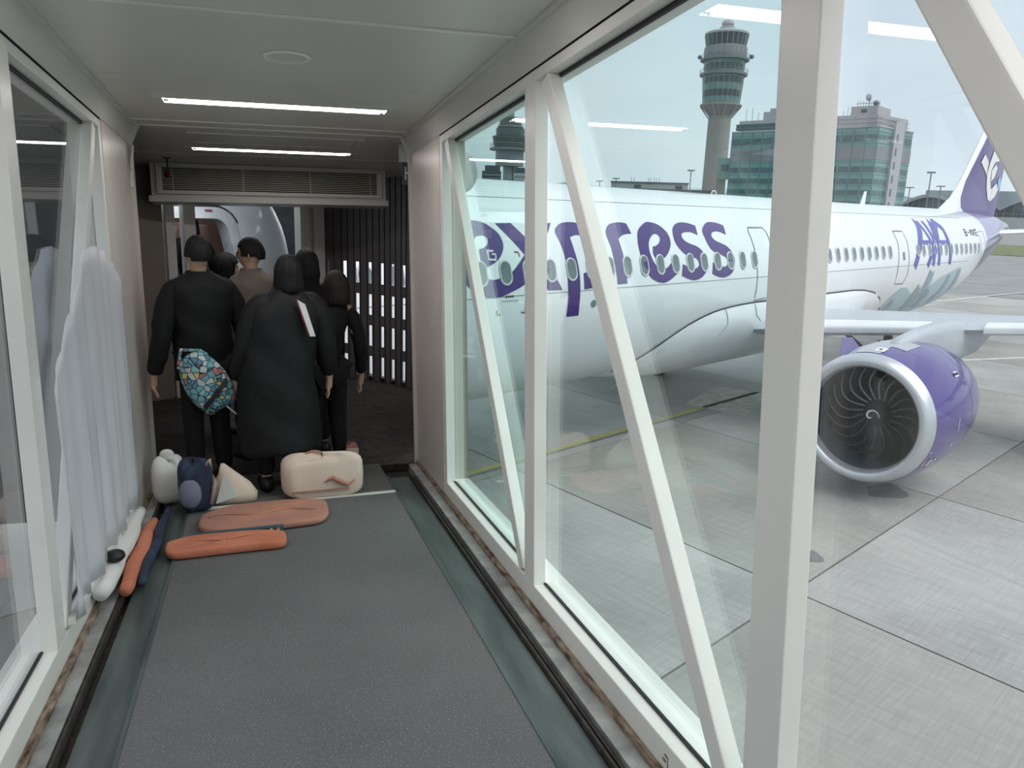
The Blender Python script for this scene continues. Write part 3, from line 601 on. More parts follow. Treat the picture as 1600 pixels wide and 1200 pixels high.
D = {'e1':[(8.41,5.06),(8.58,5.03),(8.69,4.97),(8.82,4.86),(8.85,4.71),(8.79,4.58),(8.65,4.45),(8.44,4.36),(8.36,4.34),(8.27,4.41),(8.27,4.54),(8.29,4.62),(8.39,4.64),(8.5,4.7),(8.54,4.78),(8.48,4.83),(8.39,4.83),(8.3,4.81),(8.22,4.73),(8.17,4.6),(8.16,4.41),(8.25,4.22),(8.44,4.14),(8.58,4.15),(8.69,4.17),(8.88,4.24),(8.99,4.3),(9.28,4.52),(9.39,4.45),(9.33,4.14),(9.26,4.09),(9.09,4.0),(8.84,3.92),(8.6,3.86),(8.35,3.86),(8.05,3.98),(7.88,4.1),(7.79,4.28),(7.79,4.52),(7.9,4.75),(8.08,4.95),(8.26,5.04)],
'x1':[(8.84,5.02),(9.2,5.03),(9.46,4.75),(9.69,4.51),(10.11,3.9),(9.74,3.91),(9.55,4.14),(9.28,4.52)],
'x2':[(9.46,4.75),(9.95,5.03),(10.21,5.04),(9.67,4.58)],
'p':[(10.25,4.94),(10.4,5.02),(10.56,5.05),(10.76,5.06),(10.98,5.03),(11.16,4.93),(11.28,4.74),(11.27,4.45),(11.2,4.17),(11.06,3.95),(10.96,3.9),(10.7,3.88),(10.7,4.17),(10.85,4.2),(10.94,4.34),(10.98,4.56),(10.96,4.75),(10.88,4.81),(10.75,4.84),(10.55,4.8),(10.56,4.57),(10.58,4.39),(10.59,4.19),(10.59,3.91),(10.58,3.61),(10.59,3.41),(10.26,3.41),(10.26,3.74),(10.26,4.02),(10.27,4.29),(10.27,4.5),(10.24,4.73),(10.21,4.87)],
'r':[(11.62,4.87),(11.7,4.96),(11.84,5.03),(12.02,5.06),(12.21,5.07),(12.39,5.05),(12.4,4.86),(12.19,4.85),(12.04,4.81),(11.93,4.76),(11.93,4.62),(11.94,4.48),(11.94,4.32),(11.95,4.12),(11.97,3.93),(11.67,3.93),(11.65,4.13),(11.63,4.4),(11.63,4.61),(11.61,4.76)],
'e2':[(12.61,4.87),(12.73,4.96),(12.9,5.03),(13.06,5.08),(13.23,5.08),(13.45,5.03),(13.61,4.9),(13.64,4.75),(13.58,4.62),(13.42,4.47),(13.25,4.38),(13.04,4.35),(12.96,4.39),(12.91,4.48),(12.96,4.61),(13.09,4.63),(13.24,4.7),(13.31,4.79),(13.25,4.85),(13.13,4.85),(12.97,4.78),(12.85,4.67),(12.81,4.52),(12.85,4.37),(12.95,4.24),(13.07,4.18),(13.23,4.17),(13.38,4.22),(13.46,4.28),(13.63,4.05),(13.45,3.96),(13.24,3.9),(13.08,3.9),(12.88,3.95),(12.72,4.03),(12.59,4.19),(12.5,4.38),(12.49,4.6),(12.53,4.74)],
's1':[(13.96,5.0),(14.11,5.06),(14.32,5.09),(14.56,5.08),(14.82,5.03),(14.74,4.83),(14.52,4.89),(14.31,4.89),(14.15,4.86),(14.1,4.79),(14.17,4.71),(14.35,4.65),(14.58,4.59),(14.75,4.47),(14.82,4.31),(14.81,4.14),(14.68,4.0),(14.49,3.92),(14.26,3.9),(14.05,3.94),(13.82,4.01),(13.89,4.25),(14.07,4.19),(14.24,4.14),(14.42,4.16),(14.51,4.21),(14.5,4.29),(14.4,4.36),(14.17,4.4),(13.98,4.48),(13.83,4.62),(13.79,4.75),(13.85,4.91)],
's2':[(15.09,4.99),(15.26,5.07),(15.47,5.11),(15.77,5.09),(15.99,5.04),(15.91,4.84),(15.69,4.9),(15.5,4.91),(15.33,4.87),(15.27,4.8),(15.35,4.72),(15.59,4.65),(15.79,4.58),(15.93,4.45),(15.99,4.3),(15.95,4.13),(15.84,4.01),(15.66,3.94),(15.46,3.91),(15.24,3.94),(15.0,4.01),(15.06,4.26),(15.2,4.19),(15.39,4.16),(15.56,4.15),(15.67,4.2),(15.69,4.29),(15.61,4.36),(15.35,4.44),(15.14,4.5),(15.02,4.63),(14.98,4.79),(14.99,4.91)],
'sky':[(25.93,2.35),(26.03,2.82),(26.62,3.13),(27.13,3.13),(27.9,2.86),(28.58,3.09),(28.87,3.08),(28.88,3.6),(29.42,3.6),(29.46,3.05),(30.15,3.32),(31.25,3.52),(32.25,3.67),(32.51,3.49),(32.68,3.14),(33.13,2.7),None,None,None],
'door3':[(26.04,4.94),(26.85,4.94),(26.91,4.63),(26.86,4.21),(26.81,3.57),(26.61,3.28),(25.9,3.3),(25.91,3.74),(25.98,4.22),(26.08,4.58)],
'a1l':[(28.78,5.28),(28.6,5.04),(28.22,4.71),(27.81,4.31),(27.39,3.79)],
'a1r':[(28.9,5.28),(28.95,5.04),(29.05,4.8),(29.21,4.53),(29.27,4.35)],
'a1b':[(28.11,4.58),(29.15,4.57)],
'yl':[(29.4,5.28),(29.41,4.98),(29.47,4.71),(29.4,4.34)],
'yr':[(30.16,5.29),(29.87,5.07),(29.72,4.83),(29.76,4.52)],
'a2l':[(30.55,5.28),(30.16,5.01),(29.93,4.71),(29.77,4.34),(29.71,3.79)],
'a2r':[(30.55,5.28),(30.92,5.05),(30.91,4.67),(30.95,4.32),(30.86,3.8)],
'a2b':[(29.74,4.57),(30.77,4.56)],
'm1':[(29.3,4.41),(28.93,4.11),(28.61,3.8)],
'm2':[(29.53,4.4),(29.24,4.1),(29.15,3.8)],
'reg':[(33.28,5.03),(34.76,5.01),(34.39,4.78),(33.04,4.79)],
'd1':[(29.11,3.59),(29.01,3.33),(28.97,3.01),(29.19,2.73)],
'd2':[(28.59,2.96),(28.41,2.68),(28.57,2.22)],
'd3':[(26.56,2.7),(26.47,2.51),(26.44,2.33)],
'd4':[(31.16,3.41),(31.14,3.07),(31.03,2.73),(30.73,2.46)],
'd5':[(32.17,3.58),(32.2,3.23),(32.28,2.76),None],
'd6':[(29.59,2.91),(29.46,2.61),(29.42,2.26)],
'logo':[(8.46,4.59),(8.62,4.58),(8.59,4.45),(8.43,4.46)],
'lc1':[(9.05,4.57),(9.14,4.56),(9.15,4.49)],
'lc2':[(8.52,3.65),(8.55,3.57),(8.61,3.57)],
'lc3':[(9.18,3.65),(9.18,3.56),(9.09,3.58)],
'oval':[(10.9,3.61),(10.98,3.67),(11.07,3.61),(11.0,3.54)],
't1':[(8.74,3.86),(8.92,3.85)],
't2':[(8.64,3.8),(9.03,3.79)],
'line':[(7.89,3.85),(9.23,3.84)],
'line2':[(11.73,3.86),(16.26,3.88)]}
for i, k_ in enumerate(('e1', 'x1', 'x2', 'p', 'r', 'e2', 's1', 's2')):
    P = D[k_] if k_ in ('x1', 'x2') else smooth_outline(D[k_])
    off = .006+.0012*(i % 3)
    obj('letter', decal_mesh([P], lambda x, z: surf(x, z, off), 'letter', M['purple']), None, ac)
W_ = .33
for i, (k_, w_) in enumerate((('a1l', .3), ('a1r', .2), ('a1b', .15), ('yl', .22), ('yr', .2), ('a2l', .24), ('a2r', .26), ('a2b', .15), ('m1', .22), ('m2', .22))):
    me = decal_mesh([ribbon(D[k_], w_)], (lambda o_: (lambda x, z: surf(x, z, o_)))(.007+.0008*i), 'letter_stroke', M['aya'])
    obj('letter_stroke', me, None, ac)
sk = [p for p in D['sky'] if p]+[(33.0, 2.5), (31.4, 2.15), (29, 2.05), (26.4, 2.05)]
obj('skyline_print', decal_mesh([sk], lambda x, z: surf(x, z, .006), 'skyline_print', M['sky1']), None, ac)
for i, (k_, w_) in enumerate((('d1', .45), ('d2', .9), ('d3', .4), ('d4', .4), ('d5', .35), ('d6', .5))):
    me = decal_mesh([ribbon([p for p in D[k_] if p], w_)], (lambda o_: (lambda x, z: surf(x, z, o_)))(.0085+.0008*i), 'skyline_band', M['sky2'])
    obj('skyline_band', me, None, ac)
GL = {'B': [[(0, 0), (0, 1), (.6, 1), (.75, .75), (.6, .52), (0, .52)], [(.6, .52), (.8, .25), (.6, 0), (0, 0)]], '-': [[(0.1, .5), (.6, .5)]], 'K': [[(0, 0), (0, 1)], [(.75, 1), (0, .45)], [(.25, .6), (.8, 0)]],
      'E': [[(.75, 1), (0, 1), (0, 0), (.75, 0)], [(0, .5), (.6, .5)]], '0': [[(0, 0), (0, 1), (.7, 1), (.7, 0), (0, 0)]], '1': [[(.2, 0), (.2, 1)], [(.3, 0), (.3, 1)]], '3': [[(0, 1), (.7, 1), (.7, .5), (.2, .5)], [(.7, .5), (.7, 0), (0, 0)]]}
me = [ribbon([(33.1+.34*i+.28*x+.1*z, 4.8+.22*z) for x, z in st], .05) for i, ch in enumerate('B-KKE') for st in GL[ch]]
obj('registration', decal_mesh(me, lambda x, z: surf(x, z, .007), 'registration', M['black']), None, ac)
def line_part(name, pts, w_, m=None, off=.005):
    return obj(name, decal_mesh([ribbon(pts, w_)], lambda x, z: surf(x, z, off), name, m or M['line']), None, ac)
line_part('skin_seam', [(5.2, 3.86), (33, 3.86)], .012); line_part('skin_seam', [(12.0, 5.45), (34, 5.45)], .008)
line_part('skin_seam', [(5.2, 5.45), (12, 5.45)], .008)
line_part('door_outline', D['door3']+[D['door3'][0]], .035, M['line'], .009)
line_part('door_outline', [(17.0, 3.35), (16.97, 4.9), (17.05, 5.0), (17.75, 5.0), (17.83, 4.9), (17.8, 3.35), (17.0, 3.3)], .03, M['line'], .009)
line_part('door_outline', [(34.9, 3.4), (34.85, 4.95), (35.55, 4.95), (35.6, 3.45)], .03, M['line'], .009)
obj('door_marking', decal_mesh([[(26.35, 4.05), (26.5, 4.05), (26.5, 4.3), (26.35, 4.3)]], lambda x, z: surf(x, z, .01), 'door_marking', M['line']), None, ac)
for P in (D['logo'],):
    z_ = [ribbon([(8.45, 4.6), (8.44, 4.46), (8.6, 4.45)], .035), ribbon([(8.6, 4.47), (8.61, 4.54), (8.53, 4.54)], .03), ribbon([(8.44, 4.595), (8.58, 4.59)], .03)]
    obj('hatch_marking', decal_mesh(z_, lambda x, z: surf(x, z, .0095), 'hatch_marking', M['paper']), None, ac)
for k_ in ('lc1', 'lc2', 'lc3'): line_part('corner_mark', D[k_], .022, M['redmark'], .0095)
obj('oval_port', decal_mesh([[(10.98+.075*math.cos(q*PI/8), 3.605+.07*math.sin(q*PI/8)) for q in range(16)]], lambda x, z: surf(x, z, .01), 'oval_port', M['twrgreen']), None, ac)
for i in range(4): obj('stencil_text', decal_mesh([ribbon([(8.74+.05*i, 3.84), (8.74+.05*i, 3.875)], .028)], lambda x, z: surf(x, z, .0098), 'stencil_text', M['black']), None, ac)
for i in range(9): obj('stencil_text', decal_mesh([ribbon([(8.66+.042*i, 3.775), (8.66+.042*i, 3.795)], .02)], lambda x, z: surf(x, z, .0098), 'stencil_text', M['line']), None, ac)
# ---- cabin windows
def oval(w_, h_, n=20):
    pts = []
    for q in range(n):
        an = 2*PI*q/n; r_ = w_/2; cy = (h_/2-r_)*(1 if math.sin(an) > 0 else -1)
        pts.append((r_*math.cos(an), cy+r_*math.sin(an)))
    return pts
fr_ = MB(); n = 20
ra = [Vector((p[0], 0.0, p[1])) for p in oval(.285, .43)]; rb = [Vector((p[0], -.016, p[1])) for p in oval(.27, .41)]; rc_ = [Vector((p[0], -.014, p[1])) for p in oval(.235, .365)]; rd = [Vector((p[0], 0.004, p[1])) for p in oval(.225, .355)]
fr_.rings([ra, rb, rc_, rd], caps=(False, False)); m_fr = mesh(fr_, 'cabin_window', [M['wframe']], smooth=True)
pn = MB(); pn.v = [(p[0], -.003, p[1]) for p in oval(.23, .36)]; pn.face(range(20)); m_pn = mesh(pn, 'pane', [M['wglass']])
m_dot = None
wx = [5.5+.5416*i for i in range(6)]; wx = [8.764-.5416*i for i in range(6, 0, -1)]+[8.764+.5416*i for i in range(16)]+[25.3-.5416*i for i in range(13, -1, -1)]+[27.72+.561*i for i in range(13)]
for x in wx:
    z = 4.24+min(.09, max(0, (x-9)*.0045)); s0 = surf(x, z, .004); nv = (surf(x, z, .1)-surf(x, z, 0)).normalized(); d = (surf(x+.05, z, 0)-surf(x-.05, z, 0)).normalized()
    up = d.cross(-nv).normalized() if True else None
    yy = -nv; up = d.cross(yy).normalized()
    Mx = Matrix(((d.x, yy.x, up.x, s0.x-20), (d.y, yy.y, up.y, s0.y), (d.z, yy.z, up.z, s0.z), (0, 0, 0, 1)))
    o = bpy.data.objects.new('cabin_window', m_fr); COL.objects.link(o); o.parent = ac; o.matrix_local = Mx
    p_ = bpy.data.objects.new('pane', m_pn); COL.objects.link(p_); p_.parent = o
# ---- boarding door opening and lit interior
of = [surf(x, z, .012) for x, z in []]
def rr_loop(x0, x1, z0, z1, r_, n=6):
    pts = []
    for cx, cz, a0 in ((x1-r_, z1-r_, 0), (x0+r_, z1-r_, 90), (x0+r_, z0+r_, 180), (x1-r_, z0+r_, 270)):
        for q in range(n+1):
            an = math.radians(a0+90*q/n); pts.append((cx+r_*math.cos(an), cz+r_*math.sin(an)))
    return pts
def sub_loop(x0, x1, z0, z1, r_, off, dy=0):
    L = rr_loop(x0, x1, z0, z1, r_); out = []
    for i, p in enumerate(L):
        q = L[(i+1) % len(L)]
        for k_ in range(4): out.append((p[0]+(q[0]-p[0])*k_/4, p[1]+(q[1]-p[1])*k_/4))
    return [surf(x, z, off)+Vector((0, dy, 0)) for x, z in out]
obj('door_frame', MB().rings([sub_loop(3.33, 4.39, 3.28, 5.17, .2, .004), sub_loop(3.35, 4.37, 3.3, 5.15, .19, .02), sub_loop(3.47, 4.25, 3.42, 5.03, .12, .012), sub_loop(3.47, 4.25, 3.42, 5.03, .12, 0, .28)], caps=(False, False)), M['wframe'], ac, smooth=True, auto=True)
line_part('door_outline', [(x, z) for x, z in rr_loop(3.32, 4.40, 3.27, 5.18, .2)], .018, M['black'], .012)
obj('door_placard', decal_mesh([[(4.04, 5.105), (4.13, 5.105), (4.13, 5.13), (4.04, 5.13)]], lambda x, z: surf(x, z, .022), 'door_placard', M['redmark']), None, ac)
ci = MB(); ci.prism([(2.6, 1.6*math.sin(q*PI/12), 3.72+1.65*math.cos(q*PI/12)) for q in range(24)], (0, 0, 0), (.03, 0, 0)).box(2.6, 5.9, 1.5, 1.54, 3.35, 4.8)
obj('cabin_lining', ci, M['cabin'], ac)
obj('cabin_floor', MB().box(2.6, 5.9, -1.65, 1.65, 3.3, 3.4), M['trench'], ac)
obj('cabin_ceiling', MB().box(3.1, 5.9, -.85, 1.0, 5.38, 5.42).prism([(3.1, -.85, 5.38), (3.1, -1.2, 5.1), (3.1, -1.2, 5.13), (3.1, -.85, 5.42)], (0, 0, 0), (2.8, 0, 0)).prism([(3.1, 1.0, 5.38), (3.1, 1.5, 4.75), (3.1, 1.52, 4.78), (3.1, 1.0, 5.42)], (0, 0, 0), (2.8, 0, 0)), M['cabin'], ac)
obj('cabin_lamp', MB().box(3.2, 5.4, .5, .6, 5.36, 5.38), M['cablight'], ac)
obj('galley_wall', MB().prism([(4.45, -1.86, 3.4), (4.45, -1.88, 3.8), (4.45, -1.74, 4.5), (4.45, -1.4, 5.0), (4.45, -1.0, 5.36), (4.45, -.5, 5.4), (4.45, -.5, 3.4)], (0, 0, 0), (.05, 0, 0)).box(4.6, 4.66, -.5, 1.4, 3.4, 4.9), M['cabin'], ac)
gp = obj('galley_panel', MB().box(4.2, 4.6, .9, 1.0, 3.4, 4.85), M['cabin'], ac, bevel=.03)
obj('dark_door_pane', MB().box(4.24, 4.56, .885, .9, 3.6, 4.7), M['cabind'], gp)
obj('galley_unit', MB().box(2.7, 3.3, .8, 1.45, 3.4, 4.6).box(2.7, 4.1, 1.0, 1.45, 4.66, 4.85), M['cabin'], ac, bevel=.02)
obj('instruction_plate', MB().box(4.44, 4.45, -1.2, -1.06, 4.75, 4.82), M['cabind'], ac)
dl = obj('open_door_leaf', MB().prism([(2.3, -2.35, 3.3), (3.2, -2.35, 3.3), (3.2, -2.3, 3.3), (2.3, -2.3, 3.3)], (0, 0, 0), (0, 0, 1.85)), M['white'], ac, bevel=.02)
# ---- belly fairing
def fk(x):
    u = (x-12.9)/13.6
    return max(.0, min(1, math.sin(min(1, max(0, u)/.24)*PI/2)) * min(1, math.sin(min(1, max(0, 1-u)/.3)*PI/2)))
FZ = [(12.9, 1.7), (13.0, 1.9), (13.2, 2.15), (13.4, 2.32), (13.65, 2.5), (13.9, 2.68), (14.2, 2.84), (14.5, 2.96), (14.9, 3.08), (15.3, 3.16), (15.7, 3.21), (16.3, 3.25), (17, 3.27), (23, 3.27), (24, 3.2), (24.8, 3.05), (25.5, 2.75), (26, 2.4), (26.3, 2.0), (26.5, 1.7)]
def fzt(x): return interp(x, FZ)
def foff(x, z): return .012+.2*fk(x)*min(1, max(0, (fzt(x)-z)/.5))**.6
def fsurf(x, z, off=0): return surf(x, max(z, 1.7), foff(x, z)+off)
R = []
for i in range(41):
    x = 12.9+13.6*(i/40)**1.3; zt = min(3.6, fzt(x)); pm = math.acos(max(-1, min(1, -(zt-3.72)/2.07)))
    row = []
    for j in range(33):
        ph = -pm+2*pm*j/32; z = 3.72-2.07*math.cos(ph); o_ = foff(x, z)
        row.append((x, (1.975+o_)*math.sin(ph), 3.72-(2.07+o_*1.3)*math.cos(ph)))
    R.append(row)
obj('belly_fairing', MB().rings(R, close=False), M['white'], ac, smooth=True)
xs_ = [13.0+.1*i for i in range(8)]+[13.8+.3*i for i in range(13)]+[18+.8*i for i in range(11)]
obj('fairing_edge', MB().rings([[surf(x, fzt(x)+.012, .022) for x in xs_], [surf(x, fzt(x)-.022, .03+.0) for x in xs_]], close=False), M['black'], ac)
for pts in ([(15.72, 3.2), (15.85, 2.9), (15.6, 2.62), (15.1, 2.35)], [(15.1, 2.35), (16.9, 2.4)], [(17.0, 3.24), (17.1, 3.0), (17.4, 2.85)]):
    Q = []
    for (p, q), (r, s_) in zip(pts, pts[1:]): Q += [(p+(r-p)*k_/5, q+(s_-q)*k_/5) for k_ in range(5)]
    Q.append(pts[-1]); obj('fairing_seam', MB().tube([fsurf(x, z, .004) for x, z in Q], .008, 5), M['line'], ac)
# ---- wings
def airfoil(c, t_, n=12):
    up, lo = [], []
    for i in range(n+1):
        x = (1-math.cos(PI*i/n))/2; y = 5*t_*(.2969*math.sqrt(x)-.126*x-.3516*x*x+.2843*x**3-.1015*x**4)
        up.append((x*c, y*c*1.0)); lo.append((x*c, -y*c*.75))
    return up, lo
WS = [(-1.2, 16.8, 7.0, 2.52, .095), (-2.6, 17.55, 6.0, 2.66, .095), (-6.4, 19.55, 4.0, 2.97, .095), (-11, 22.0, 2.9, 3.35, .105), (-16.2, 24.7, 1.7, 3.85, .1)]
def wing(sg):
    R = []
    for y, le, c, z, t_ in WS:
        up, lo = airfoil(c, t_); R.append([(le+p[0], y*sg, z+p[1]) for p in up[::-1]]+[(le+p[0], y*sg, z+p[1]) for p in lo[1:-1]])
    wn = obj('wing', MB().rings(R), M['winggrey'], ac, smooth=True, auto=True)
    def wsec(y):
        for (A_, B_) in zip(WS, WS[1:]):
            if B_[0] <= y <= A_[0]:
                k_ = (y-A_[0])/(B_[0]-A_[0]); return [A_[i]+(B_[i]-A_[i])*k_ for i in range(5)]
        return WS[-1]
    for ya, yb in ((-2.75, -5.25), (-6.25, -9.0), (-9.03, -12.0), (-12.03, -15.4)):
        R = []
        for q in range(3):
            y, le, c, z, t_ = wsec(ya+(yb-ya)*q/2); up, lo = airfoil(c, t_*1.03, 24)
            up = [p for p in up if p[0] < .1*c]; lo = [p for p in lo if p[0] < .07*c]
            R.append([(le-.05+p[0]*1.0, y*sg, z+p[1]+.02) for p in up[::-1]]+[(le-.05+p[0], y*sg, z+p[1]-.045) for p in lo[1:]])
        obj('slat', MB().rings(R), M['slatmetal'], wn, smooth=True, auto=True)
    for y in (-3.4, -8.2, -11.5):
        y_, le, c, z, t_ = wsec(y)
        obj('flap_fairing', MB().rings([[(le+c*.5+u*c*.75, y*sg+.16*math.sin(PI*min(1, u*1.0+.02))**.6*math.cos(q), z-.28+.05*u+.2*math.sin(PI*min(1, u+.02))**.6*math.sin(q)) for q in [2*PI*j/10 for j in range(10)]] for u in [i/8 for i in range(9)]]), M['winggrey'], wn, smooth=True)
    return wn
wing(1); wing(-1)
# fin
FS = [(5.3, 34.2, 37.9, 42.9), (5.72, 34.9, 37.5, 43.0), (5.9, 35.3, 37.06, 43.05), (6.3, 36.3, 37.02, 43.1), (7.0, 37.27, 37.53, 43.2), (8.65, 38.9, 39.21, 43.5), (11.75, 41.75, 42.0, 44.1)]
def fin_half(x, z):
    le, te = [interp(z, [(f[0], f[i]) for f in FS]) for i in (1, 3)]; u = max(0, min(1, (x-le)/(te-le)))
    return (.32-.018*(z-5.3))*math.sin(PI*min(1, u**.62))**.8*.75+.012
mb = MB(); XN = 12
cols = []
for z, le, pb, te in FS:
    xs_ = [le, (le+pb)/2, pb]+[pb+(te-pb)*i/8 for i in range(1, 9)]
    cols.append([(x, -fin_half(x, z), z) for x in xs_]+[(x, fin_half(x, z), z) for x in xs_[::-1]])
nn_ = len(cols[0]); mb.v = [p for c_ in cols for p in c_]
for i in range(len(cols)-1):
    for j in range(nn_):
        j2 = (j+1) % nn_; jj = j if j < 11 else 21-j
        mb.face((i*nn_+j, i*nn_+j2, (i+1)*nn_+j2, (i+1)*nn_+j), 1 if (2 <= j <= 9 or 11 <= j <= 18) and not (j in (10,)) else 0)
mb.face([(len(cols)-1)*nn_+j for j in range(nn_)])
fin = obj('tail_fin', mb, [M['white'], M['purple']], ac, smooth=True, auto=True)
def fs(x, z, o_=.02): return Vector((x, -fin_half(x, z)-o_, z))
for nm_, P, m in (('fin_diamond', [(39.35, 8.22), (38.96, 7.86), (39.93, 7.36), (39.96, 7.93)], M['paper']), ('fin_letter', [(40.39, 8.23), (41.03, 8.0), (40.6, 7.6), (40.74, 7.14), (41.08, 6.8), (42.09, 7.11), (42.61, 6.84), (42.12, 6.48), (41.39, 6.26), (40.85, 6.34), (40.26, 6.84), (39.99, 7.38), (40.13, 7.85)], M['paper']),
    ('fin_letter', [(41.26, 7.9), (41.68, 7.78), (41.36, 7.31), (40.87, 7.15), (40.68, 7.61)], M['paper']), ('fin_tile', [(42.21, 7.26), (42.58, 7.44), (43.04, 7.15), (42.72, 6.79)], M['ltblue']), ('fin_letter', [(40.39, 8.23), (41.03, 8.0), (41.9, 8.1), (42.2, 8.6), (41.4, 9.2), (40.8, 8.9)], M['paper'])):
    obj(nm_, decal_mesh([P], lambda x, z: fs(x, z), nm_, m, .15, .2), None, ac)
obj('rudder_gap', decal_mesh([ribbon([(41.0, 5.5), (41.3, 6.2), (41.9, 8.8)], .03)], lambda x, z: fs(x, z, .022), 'rudder_gap', M['black'], .2), None, ac)
for sg in (-1, 1):
    R = []
    for y, le, c, z in ((.5, 38.9, 3.9, 4.78), (6.2, 42.6, 1.6, 5.35)):
        up, lo = airfoil(c, .1); R.append([(le+p[0], y*sg, z+p[1]) for p in up[::-1]]+[(le+p[0], y*sg, z+p[1]) for p in lo[1:-1]])
    obj('tailplane', MB().rings(R), M['white'], ac, smooth=True, auto=True)
for x, h in ((27.2, .42), (36.2, .2), (11.0, .3)):
    obj('blade_antenna', MB().prism([(x, -.02, 5.75), (x+.35, -.02, 5.75), (x+.38, -.02, 5.79+h), (x+.26, -.02, 5.79+h)], (0, 0, 0), (0, .04, 0)), M['white'], ac)
obj('lifting_eye', MB().tube([(17.95+.12*math.cos(q*PI/8), 0, 5.78+.1*math.sin(q*PI/8)) for q in range(9)], .012, 6), M['white'], ac)
# ---- engine
EX, EY, EZ = 14.4, -5.72, 1.62
def engine(ey, full):
    c = (EX, ey, EZ)
    nc = obj('engine_nacelle', MB().lathe([(1.245, .27), (1.3, .6), (1.335, 1.0), (1.35, 1.5), (1.33, 2.0), (1.26, 2.6), (1.15, 3.15), (1.1, 3.3), (1.06, 3.28), (1.0, 2.8)], c, 64, 'x'), M['purple2'], ac, smooth=True)
    obj('intake_lip', MB().lathe([(1.245, .27), (1.205, .12), (1.16, .04), (1.1, 0), (1.04, .03), (1.0, .1), (.985, .25)], c, 64, 'x'), M['metal'], nc, smooth=True)
    obj('intake_duct', MB().lathe([(.985, .25), (.98, .5), (1.0, .85), (1.03, 1.15), (1.03, 1.4)], c, 64, 'x'), M['duct'], nc, smooth=True)
    obj('guide_vane_disc', MB().lathe([(1.03, 1.38), (.2, 1.38)], c, 48, 'x', caps=(False, True)), M['black'], nc)
    obj('spinner', MB().lathe([(.012, .5), (.09, .56), (.2, .72), (.27, .9), (.3, 1.08)], c, 32, 'x', caps=(True, False)), M['spin'], nc, smooth=True)
    sp_ = MB(); pts = []
    for q in range(22):
        u = q/21; an = -2.2+u*5.6; r_ = .03+.1*u; h = .5+.02+(.06 if r_ < .09 else .06+(r_-.09)*1.45)-.03
        pts.append((c[0]+interp(r_, [(.012, .5), (.09, .56), (.2, .72)])-.006, c[1]+r_*math.cos(an), c[2]+r_*math.sin(an)))
    sp_.tube(pts, [.008+.013*math.sin(PI*min(1, .15+q/24)) for q in range(22)], 6)
    obj('spinner_swirl', sp_, M['paper'], nc)
    bl = MB(); rows = []
    for i in range(9):
        u = i/8; r_ = .27+.72*u; ph = .42*(u-.12)**2-.28*math.sin(PI*u*.95)*.55+.1*u; tw = .15+.5*u
        ch = .23+.1*math.sin(PI*u); dx = ch*math.cos(tw); dp = ch*math.sin(tw)/max(r_, .3)
        rows.append((r_, ph, .86-.05*math.sin(PI*u), dx, dp))
    for i, (r_, ph, x_, dx, dp) in enumerate(rows):
        for (xx, pp) in ((x_, ph), (x_+.012, ph+.02/r_), (x_+dx, ph+dp), (x_+dx, ph+dp-.012/r_), (x_+.012, ph-.012/r_)):
            bl.v.append((xx, r_*math.cos(pp), r_*math.sin(pp)))
    for i in range(8):
        for j in range(5):
            j2 = (j+1) % 5; bl.face((i*5+j, i*5+j2, (i+1)*5+j2, (i+1)*5+j), 1 if j in (0, 4) else 0)
    bl.face(range(4, -1, -1)); bl.face([40+j for j in range(5)])
    mbl = mesh(bl, 'fan_blade', [M['fan'], M['edge']], smooth=False)
    for q in range(20 if full else 0):
        o = bpy.data.objects.new('fan_blade', mbl); COL.objects.link(o); o.parent = nc
        o.matrix_local = Matrix.Translation(c) @ Matrix.Rotation(2*PI*q/20, 4, 'X')
    obj('exhaust_cone', MB().lathe([(.62, 2.6), (.6, 3.4), (.5, 4.1), (.34, 4.4), (.12, 4.75), (.01, 4.85)], c, 32, 'x'), M['alu'], nc, smooth=True)
    # seams, vents and stencils that follow the cowling
    def cow(x, an, o_=.006):
        r_ = interp(x, [(.27, 1.245), (.6, 1.3), (1.0, 1.335), (1.5, 1.35), (2.0, 1.33), (2.6, 1.26), (3.15, 1.15)])+o_
        return Vector((c[0]+x, c[1]-r_*math.sin(an), c[2]+r_*math.cos(an)))
    def cowstrip(nm_, x0, x1, a0, a1, m, n=24, o_=.006):
        k_ = max(1, int(abs(x1-x0)/.15)); mbx = MB(); mbx.rings([[cow(x0+(x1-x0)*i/k_, math.radians(a0+(a1-a0)*j/n), o_) for j in range(n+1)] for i in range(k_+1)], close=False)
        obj(nm_, mbx, m, nc)
    cowstrip('cowl_seam', 2.02, 2.035, 5, 175, M['black']); cowstrip('cowl_seam', .93, .937, 5, 28, M['line'])
    cowstrip('cowl_panel', .3, 3.1, -16, 4, M['metal'], 10); cowstrip('cowl_panel', .85, 1.6, 4, 16, M['metal'], 8)
    cowstrip('cowl_marking', .42, .66, -3, 5, M['paper'], 6, .009); cowstrip('cowl_port', .5, .56, -.5, 2, M['black'], 3, .012)
    cowstrip('cowl_vent', 1.5, 1.75, 48, 49, M['paper'], 2, .01); cowstrip('cowl_vent', 1.5, 1.75, 51.5, 52.5, M['paper'], 2, .01); cowstrip('cowl_vent', 1.5, 1.75, 49.2, 51.3, M['black'], 2, .01)
    cowstrip('cowl_stencil', 1.2, 1.215, 84, 95, M['paper'], 4, .01); cowstrip('cowl_stencil', 1.1, 1.13, 104, 108, M['paper'], 2, .01); cowstrip('cowl_stencil', .3, .36, 108, 109, M['paper'], 2, .01)
